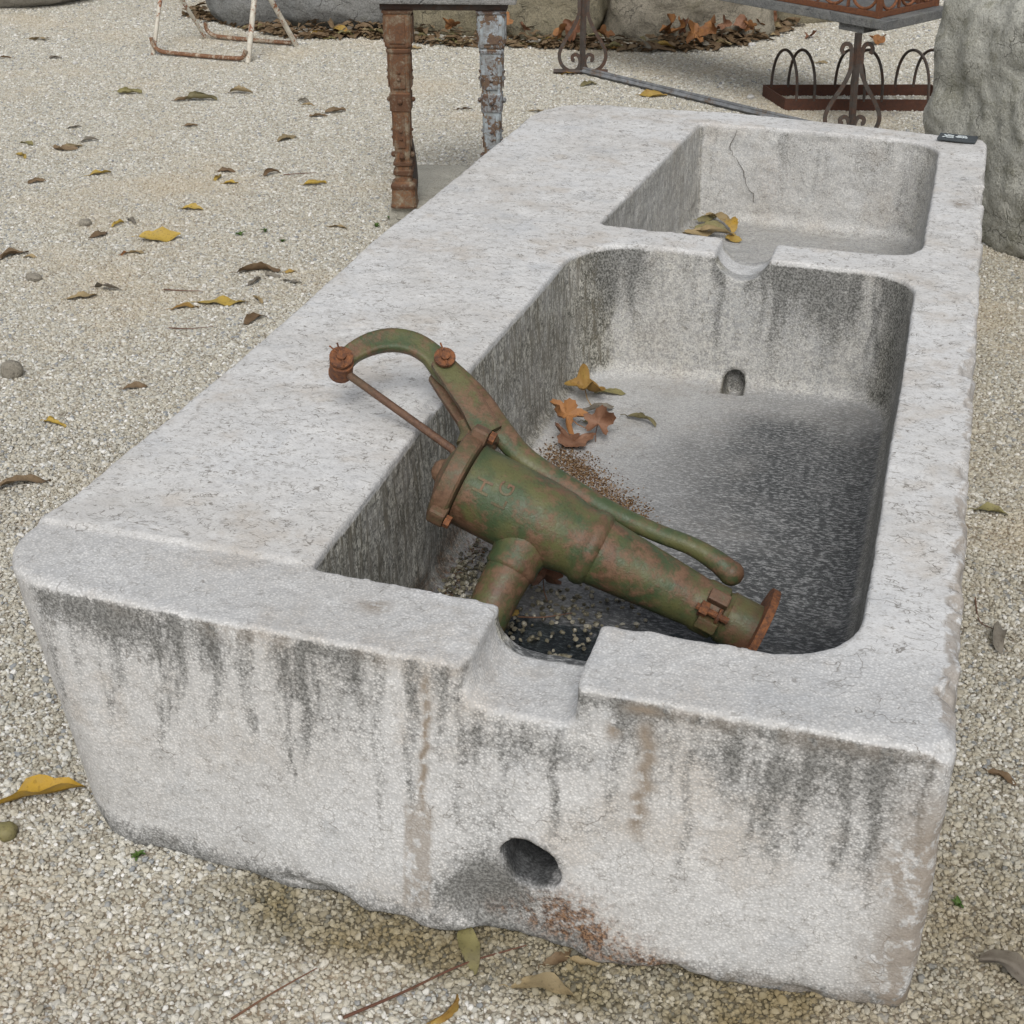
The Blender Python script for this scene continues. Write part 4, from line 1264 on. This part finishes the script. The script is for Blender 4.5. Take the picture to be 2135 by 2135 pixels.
# ------------------------------------------------------------------ leaves
def leaf_mesh(L, w, roll, bend, seed, stem=True, twist=.3, nu=13, nv=7):
    rr = random.Random(seed)
    V, F = [], []
    ph = rr.uniform(0, 6)
    jit = [rr.uniform(-.16, .16) for _ in range(nu)]
    bow = rr.uniform(-.22, .22) * L
    sk = rr.uniform(-.8, .8)
    for i in range(nu):
        t = i / (nu - 1)
        half = w * (math.sin(math.pi * min(1, t * .94 + .03) ** .85) ** .75) * .5 * (1 + jit[i]) + .0006
        rl = roll * (.75 + .35 * math.sin(ph + t * 3))
        tw = twist * (t - .5)
        xc = (t - .5) * L
        zc = bend * L * (1 - (2 * t - 1) ** 2) * .5 * (1 + sk * (t - .5) * 2) + .012 * L * math.sin(ph + 11 * t)
        for j in range(nv):
            u = (j / (nv - 1) - .5) * 2
            arc = half * u
            if rl < 0:
                y, z = arc * math.cos(-rl * (.7 + .5 * math.sin(math.pi * t))), abs(arc) * math.sin(-rl * (.7 + .5 * math.sin(math.pi * t)))
            elif rl > .05:
                rad = w * .5 / rl
                a = arc / rad
                y, z = rad * math.sin(a), rad * (1 - math.cos(a))
            else:
                y, z = arc, 0
            z += .022 * L * math.sin(ph * 3 + t * 15 + u * 2.5) * abs(u) + .03 * L * math.sin(ph + t * 8) * u
            y2 = y * math.cos(tw) - z * math.sin(tw)
            z2 = y * math.sin(tw) + z * math.cos(tw)
            V.append((xc, y2 + bow * (4 * (t - .5) ** 2 - .5), z2 + zc))
    for i in range(nu - 1):
        for j in range(nv - 1):
            F.append((i * nv + j, (i + 1) * nv + j, (i + 1) * nv + j + 1, i * nv + j + 1))
    if stem:
        b0 = Vector(V[nv // 2])
        pts = [b0 + Vector((.004, 0, 0)), b0 + Vector((-L * .08, .003, .002)), b0 + Vector((-L * .18, .006 * math.sin(ph), .001))]
        SV, SF = sweep(pts, lambda i, t: circ(.0009, 5))
        n0 = len(V)
        V += SV
        F += [tuple(n0 + k for k in f) for f in SF]
    return V, F


def plane_leaf_mesh(S, seed, crumple=.35):
    """five-lobed plane-tree leaf, dried and cupped"""
    rr = random.Random(seed)
    ph = rr.uniform(0, 6)
    nr, na = 6, 40
    V, F = [(0, 0, 0)], []
    for i in range(1, nr + 1):
        t = i / nr
        for k in range(na):
            a = 2 * math.pi * k / na
            lobe = .60 + .40 * abs(math.cos(2.5 * (a - math.pi / 2))) ** 1.3 + .05 * math.cos(20 * a + ph)
            if abs((a - 1.5 * math.pi)) < .35: lobe *= .62
            r_ = S * .5 * lobe * t
            z = crumple * S * .28 * (t ** 2) * (math.sin(2 * a + ph) + .5 * math.sin(3 * a + 2 * ph)) + crumple * S * .5 * t ** 2 * (.5 + .5 * math.cos(a - ph))
            z += S * .03 * math.sin(5 * a + ph) * t
            V.append((r_ * math.cos(a), r_ * math.sin(a), z))
    for k in range(na): F.append((0, 1 + k, 1 + (k + 1) % na))
    for i in range(nr - 1):
        for k in range(na):
            a0 = 1 + i * na
            F.append((a0 + k, a0 + na + k, a0 + na + (k + 1) % na, a0 + (k + 1) % na))
    pts = [Vector((0, -S * .02, 0)), Vector((0, -S * .35, -.002)), Vector((S * .05, -S * .62, .002))]
    SV, SF = sweep(pts, lambda i, t: circ(.0011, 5))
    n0 = len(V)
    V += SV
    F += [tuple(n0 + k for k in f) for f in SF]
    return V, F


_seed = [100]


def put_leaf(x, y, L, kind, mat, rz, label, group, z=None, tilt=(0, 0), w=None, bend=None, name='fallen_leaf'):
    _seed[0] += 1
    sd_ = _seed[0]
    rr = random.Random(sd_)
    if kind == 'plane':
        V, F = plane_leaf_mesh(L * 1.12, sd_, .50 + rr.uniform(-.1, .3))
    else:
        roll = {'rolled': 2.5, 'curled': 1.55, 'open': .75, 'flat': .35, 'fold': -1.05}[kind] * rr.uniform(.85, 1.15)
        ww = w or L * {'rolled': .46, 'curled': .42, 'open': .34, 'flat': .32, 'fold': .4}[kind]
        V, F = leaf_mesh(L, ww, roll, rr.uniform(.02, .16) if bend is None else bend, sd_, twist=rr.uniform(-.7, .7))
    m3 = Euler((tilt[0], tilt[1], rz)).to_matrix()
    V = [m3 @ Vector(v) for v in V]
    zmin = min(v.z for v in V)
    z0 = .003 if z is None else z
    V = [Vector((v.x, v.y, v.z - zmin)) for v in V]
    o = mesh_obj(name, V, F, M['leaf_' + mat], sharp=False)
    o.location = (x, y, z0)
    return tag(o, label, 'leaf', group)


# open gravel: (x, y, length, kind, colour, angle)
GL = [(-3.236, 5.224, .10, 'open', 'tan', .1), (-2.941, 4.878, .056, 'curled', 'grey', .3), (-3.178, 4.811, .05, 'curled', 'brown', 0), (-2.242, 4.350, .10, 'curled', 'olive', .0), (-1.878, 4.326, .13, 'rolled', 'olive', .0), (-1.766, 4.487, .10, 'rolled', 'tan', -.1), (-1.426, 4.417, .06, 'rolled', 'grey', -.6), (-1.39, 4.38, .05, 'rolled', 'tan', -.3), (-1.274, 4.217, .07, 'curled', 'brown', .2), (-1.232, 4.302, .085, 'curled', 'brown', .5), (-2.163, 3.759, .05, 'curled', 'grey', .5), (-2.217, 3.495, .062, 'curled', 'olive', -.6), (-2.140, 3.330, .062, 'rolled', 'yellow', -.8), (-2.034, 3.469, .089, 'curled', 'brown', -.1), (-2.02, 3.50, .07, 'curled', 'tan', .3), (-1.998, 3.598, .061, 'rolled', 'grey', .3), (-1.898, 3.055, .06, 'curled', 'brown', .6), (-1.728, 3.208, .078, 'curled', 'yellow', .5), (-1.719, 3.921, .05, 'curled', 'brown', .2), (-1.258, 3.852, .09, 'curled', 'tan', .9), (-1.283, 3.287, .058, 'rolled', 'yellow', 1.5), (-1.207, 3.240, .05, 'rolled', 'yellow', .1), (-1.287, 3.370, .06, 'curled', 'brown', -.1), (-1.112, 3.385, .062, 'curled', 'brown', .6), (-.905, 3.314, .075, 'rolled', 'yellow', .3), (-1.200, 2.926, .072, 'rolled', 'yellow', -.2), (-1.364, 2.705, .052, 'rolled', 'yellow', 1.1), (-1.335, 2.743, .058, 'curled', 'grey', -1.0), (-1.370, 2.590, .065, 'curled', 'brown', 1.0), (-1.155, 2.607, .120, 'curled', 'yellow', .2), (-1.199, 2.450, .034, 'rolled', 'orange', 1.2), (-1.162, 2.466, .05, 'curled', 'tan', -.1), (-1.532, 2.333, .088, 'rolled', 'brown', .8), (-1.470, 2.335, .038, 'curled', 'tan', .1), (-1.085, 2.144, .080, 'curled', 'grey', -.3), (-1.125, 2.069, .08, 'curled', 'tan', .4), (-.715, 2.418, .12, 'curled', 'brown', .2), (-.683, 2.330, .055, 'rolled', 'grey', 1.2), (-.613, 2.194, .05, 'curled', 'tan', -1.0), (-.557, 2.050, .07, 'curled', 'brown', .9), (-.577, 2.361, .055, 'curled', 'grey', -.3), (-.638, 2.886, .058, 'curled', 'tan', -.3), (-.737, 1.284, .062, 'rolled', 'yellow', -.5), (-.654, 1.536, .055, 'open', 'brown', .3), (-.718, 4.497, .06, 'open', 'brown', .1), (-.413, 4.556, .06, 'open', 'tan', .2), (-1.328, 5.575, .07, 'curled', 'tan', .3), (.659, 5.825, .055, 'open', 'tan', .1), (-.313, 5.079, .078, 'curled', 'olive', .5), (.010, 4.966, .11, 'curled', 'amber', -.1), (-.448, 5.245, .068, 'open', 'amber', .1), (.454, 6.680, .06, 'curled', 'grey', .3),
      (-1.95, 4.30, .07, 'curled', 'brown', .4), (-.66, 2.40, .05, 'open', 'grey', -.5)]
look = {'yellow': 'yellow', 'tan': 'pale tan', 'brown': 'dark brown', 'grey': 'grey brown', 'olive': 'olive', 'orange': 'orange', 'amber': 'amber'}
for x, y, L, kd, mt, rz_ in GL:
    k_ = {'rolled': 'rolled up', 'curled': 'half curled', 'open': 'open'}[kd]
    if y > 4.8: w_ = 'near the iron scroll table' if x > -1 else 'beyond the white trestle'
    elif y > 4.1: w_ = 'between the white trestle and the iron table' if x < -1 else 'behind the iron table'
    elif x > -.95: w_ = 'beside the iron table plinth' if y > 2.7 else 'close to the long side of the trough'
    else: w_ = 'on the open gravel facing the iron table' if y > 2.8 else 'on the open gravel facing the trough deck'
    put_leaf(x, y, L * 1.12, kd, mt, rz_ + R(16), '%s %s dry leaf %s' % (k_, look[mt], w_), 'dry leaves scattered on the open gravel', tilt=(rng.uniform(-.5, .5), 0))
# leaves with a look of their own
put_leaf(-.703, 2.146, .150, 'flat', 'yellow', .30, 'long flat yellow and green spotted leaf on the gravel beside the trough', None, w=.042, bend=.05)
put_leaf(-.792, 2.081, .080, 'flat', 'amber', .45, 'short tan leaf touching the long spotted yellow leaf', None)
put_leaf(-.618, 2.446, .036, 'open', 'bright', .4, 'tiny bright yellow leaf scrap on the gravel', None, w=.026)
put_leaf(.006, .040, .138, 'fold', 'bright', .58, 'large folded yellow leaf at the rounded foot of the trough', None, w=.066, tilt=(-.30, 0), bend=.06)
put_leaf(-.635, .985, .125, 'curled', 'brown', .62, 'long brown leaf lying on the gravel beside the wide deck', None, w=.034)
put_leaf(.778, -.075, .095, 'open', 'olive', -1.05, 'bent olive yellow leaf against the foot of the trough front', None, w=.030, tilt=(.2, 0))
put_leaf(.902, -.115, .098, 'open', 'tan', .05, 'long tan leaf lying in front of the trough foot', None, w=.026)
put_leaf(.779, -.190, .062, 'fold', 'amber', 1.2, 'folded yellow brown leaf standing on its edge in the gravel', None, tilt=(1.0, 0))
put_leaf(.905, -.055, .050, 'curled', 'brown', .9, 'crumpled dark brown leaf tucked under the trough front', None)
put_leaf(.945, -.050, .045, 'curled', 'tan', .2, 'small tan leaf tucked under the trough front', None)
put_leaf(1.503, .962, .090, 'curled', 'grey', 1.5, 'curled grey brown leaf beside the chipped trough edge', None, tilt=(.5, 0))
put_leaf(1.514, .542, .050, 'curled', 'brown', -.4, 'small dark leaf on the damp gravel by the chipped edge', None)
put_leaf(1.523, .103, .078, 'fold', 'grey', -.4, 'upturned grey brown leaf near the broken trough corner', None, w=.045, tilt=(.5, 0))
put_leaf(1.488, 1.478, .074, 'curled', 'olive', -.1, 'narrow olive leaf on the damp gravel by the chipped edge', None)
put_leaf(.881, 6.348, .085, 'plane', 'orange', .3, 'orange lobed leaf on the gravel behind the bicycle rack', None)
put_leaf(.537, 6.396, .062, 'plane', 'rust', 1.3, 'small reddish lobed leaf on the gravel beyond the table', None)
# near basin
FZ = lambda y: float(np.interp(y, [.1, .35, .75, 1.75], [.106, .112, .124, .132])) + .003
put_leaf(.545, 1.535, .085, 'plane', 'amber', .6, 'amber lobed leaf in the back corner of the near basin', None, z=FZ(1.5), tilt=(.5, .2))
put_leaf(.598, 1.575, .075, 'open', 'olive', .2, 'flat olive leaf behind the amber leaf in the near basin', None, z=FZ(1.5))
put_leaf(.595, 1.465, .085, 'rolled', 'grey', .75, 'rolled grey green leaf among the orange leaves in the near basin', None, z=FZ(1.4) + .006, w=.03)
put_leaf(.600, 1.415, .055, 'open', 'olive', .3, 'small olive leaf under the rolled leaf in the near basin', None, z=FZ(1.4))
put_leaf(.545, 1.365, .085, 'plane', 'orange', 1.2, 'bright orange lobed leaf by the near basin side wall', None, z=FZ(1.3), tilt=(.55, -.3))
put_leaf(.580, 1.300, .085, 'plane', 'rust', 2.6, 'dull brown lobed leaf flat on the near basin floor', None, z=FZ(1.3), tilt=(.1, .1))
put_leaf(.622, 1.350, .065, 'plane', 'rust', .2, 'upright pinkish brown leaf beside the orange leaf', None, z=FZ(1.3), tilt=(.9, .2))
put_leaf(.701, 1.445, .080, 'curled', 'olive', -.35, 'yellow green curled leaf alone on the near basin floor', None, z=FZ(1.4), w=.024)
put_leaf(.671, .711, .075, 'plane', 'rust', .4, 'wet dark red leaf at the edge of the puddle', None, z=FZ(.7), tilt=(.5, .1))
put_leaf(.640, .600, .045, 'curled', 'bright', 1.0, 'small bright yellow leaf beside the pump spout', None, z=FZ(.6) + .004, tilt=(.6, .2))
# far basin
for x, y, L, mt, rz_, dz, tl in ((.560, 2.752, .11, 'tan', .25, 0, 0), (.600, 2.690, .12, 'tan', .35, .0, .3), (.615, 2.815, .08, 'olive', 1.0, .012, .4), (.650, 2.800, .10, 'tan', -.5, .018, .2), (.660, 2.690, .12, 'tan', -.1, .010, 0), (.715, 2.680, .055, 'amber', -.4, 0, .4), (.640, 2.735, .10, 'olive', .1, .006, .5)):
    put_leaf(x, y, L, 'curled', mt, rz_, '%s curled leaf in the heap in the far basin corner' % {'tan': 'tan', 'olive': 'olive', 'amber': 'amber'}[mt], 'heap of leaves in the far basin', z=.158 + dz, tilt=(tl, 0), w=.034)
put_leaf(.698, 2.745, .075, 'open', 'bright', -1.1, 'bright yellow leaf on the heap in the far basin', None, z=.170, w=.036, tilt=(.5, .2))

# litter along the foot of the boulders
LIT = [(-2.79, 6.05), (-2.35, 5.86), (-1.99, 5.70), (-1.64, 5.80), (-1.24, 5.76), (-.78, 5.82), (-.52, 5.86), (-.15, 5.90), (.10, 6.08), (.24, 6.30), (.38, 6.66)]
lp_ = catmull([(a, b, 0) for a, b in LIT], 8)
rl_ = random.Random(21)
cols = ['brown', 'olive', 'grey', 'tan', 'brown', 'olive', 'amber']
for i in range(150):
    p_ = lp_[rl_.randrange(len(lp_))]
    d_ = abs(rl_.gauss(0, .075))
    mt = rl_.choice(cols)
    kd = rl_.choice(['curled', 'rolled', 'open'])
    w_ = 'blue grey boulder' if p_[0] < -1.45 else 'tan block' if p_[0] < -.6 else 'mottled block' if p_[0] < .2 else 'squared end block'
    put_leaf(p_[0] + rl_.gauss(0, .03), p_[1] - .06 + d_, rl_.uniform(.06, .11), kd, mt, rl_.uniform(-.8, .8), '%s %s leaf in the litter at the foot of the %s' % ({'rolled': 'rolled up', 'curled': 'half curled', 'open': 'open'}[kd], look[mt], w_), 'leaf litter along the boulders', z=.002 + rl_.uniform(0, .035) * min(1, d_ * 9), tilt=(rl_.uniform(-.7, .7), rl_.uniform(-.25, .25)))
LV, LF = [], []
for i in range(900):
    p_ = lp_[rl_.randrange(len(lp_))]
    d_ = abs(rl_.gauss(0, .09))
    L_ = rl_.uniform(.05, .10)
    V, F = leaf_mesh(L_, L_ * .36, rl_.uniform(.3, 1.6), rl_.uniform(.0, .2), i, stem=False, nu=6, nv=4)
    m3 = Euler((rl_.uniform(-.6, .6), rl_.uniform(-.25, .25), rl_.uniform(-3.1, 3.1))).to_matrix()
    n0 = len(LV)
    o3 = Vector((p_[0] + rl_.gauss(0, .04), p_[1] - .07 + d_, .010 + rl_.uniform(0, .05) * min(1, d_ * 8)))
    LV += [m3 @ Vector(v) + o3 for v in V]
    LF += [tuple(n0 + k for k in f) for f in F]
tag(mesh_obj('leaf_litter', LV, LF, M['leaf_brown']), 'dense dark brown leaf litter along the foot of the boulders', 'leaf litter', kind='stuff')
for x, y, L, mt in ((-1.22, 5.83, .10, 'orange'), (-1.05, 5.86, .09, 'rust'), (-.95, 5.84, .12, 'orange'), (-.85, 5.87, .08, 'rust'), (-.63, 5.83, .13, 'orange'), (-.56, 5.80, .13, 'rust'), (-.43, 5.86, .10, 'orange'), (-.12, 6.00, .12, 'orange'), (-.05, 6.04, .10, 'rust'), (-.06, 5.94, .11, 'orange'), (.01, 5.96, .13, 'orange'), (.08, 6.02, .14, 'orange'), (.13, 6.12, .10, 'rust'), (.20, 6.22, .11, 'rust'), (.27, 6.33, .09, 'orange'), (.31, 6.42, .12, 'rust'), (.25, 6.20, .08, 'orange'), (-1.55, 5.84, .08, 'rust')):
    put_leaf(x, y, L * .85, 'plane', mt, rl_.uniform(0, 6), '%s lobed leaf on top of the litter by the stone blocks' % {'orange': 'orange', 'rust': 'reddish brown'}[mt], 'lobed leaves on the litter', z=.025 + rl_.uniform(0, .03), tilt=(rl_.uniform(.5, 1.1), rl_.uniform(-.3, .3)))


# ------------------------------------------------------------------ twigs, weeds
def twig(pts, r, label, z=.006):
    P_ = catmull([(a, b, z + rng.uniform(0, .004)) for a, b in pts], 6)
    o = tube('twig', P_, lambda t: r * (1 - .6 * t), M['twig'], None, 6)
    return tag(o, label, 'twig')


twig([(.652, -.246), (.713, -.179), (.780, -.104), (.855, -.045)], .0026, 'long thin reddish twig on the gravel in front of the trough')
twig([(.505, -.289), (.542, -.229), (.582, -.172)], .0020, 'short thin reddish twig lying on the gravel')
twig([(-.92, 2.19), (-.86, 2.20), (-.80, 2.21)], .0022, 'dark dry twig on the gravel beside the spotted leaf')
twig([(-.76, 1.92), (-.70, 1.93), (-.64, 1.96)], .0018, 'dark bent twig on the gravel beside the wide deck')
twig([(-1.06, 3.38), (-1.0, 3.42), (-.95, 3.44)], .002, 'dark twig on the gravel near the plinth')
twig([(1.46, 1.10), (1.47, 1.02), (1.50, .99)], .0015, 'hair thin root by the chipped trough edge')
twig([(.655, .600), (.70, .612), (.745, .640)], .0018, 'thin yellow leaf stalk across the puddle', z=.126)


def weed(x, y, s, label):
    root = empty('weed', (x, y, .002))
    tag(root, label, 'weed', 'small weeds in the gravel')
    rr = random.Random(int(abs(x * 1000)))
    for i in range(9):
        a = rr.uniform(0, 6.28)
        V, F = leaf_mesh(s * rr.uniform(.6, 1.1), s * .3, .6, .5, i, stem=False)
        m3 = Euler((rr.uniform(-.3, .3), -rr.uniform(.2, .9), a)).to_matrix()
        V = [m3 @ (Vector(v) + Vector((s * .5, 0, 0))) for v in V]
        mn = min(v.z for v in V)
        V = [Vector((v.x, v.y, v.z - mn)) for v in V]
        mesh_obj('blade', V, F, M['weed'], root)


for x, y, s in ((.222, -.035, .014), (1.452, .215, .016), (-.92, 2.72, .022), (-.86, 2.78, .018), (-.76, 2.70, .016), (-.52, 2.93, .020), (-.50, 3.02, .02), (1.06, 5.10, .03), (1.14, 5.15, .03), (.95, 5.08, .03), (.09, -.33, .012)):
    weed(x, y, s, 'tiny green weed in the gravel ' + ('inside the rusty rack frame' if y > 5 else 'by the corner of the concrete plinth' if y > 2.9 else 'facing the iron table' if y > 2 else 'by the foot of the trough'))
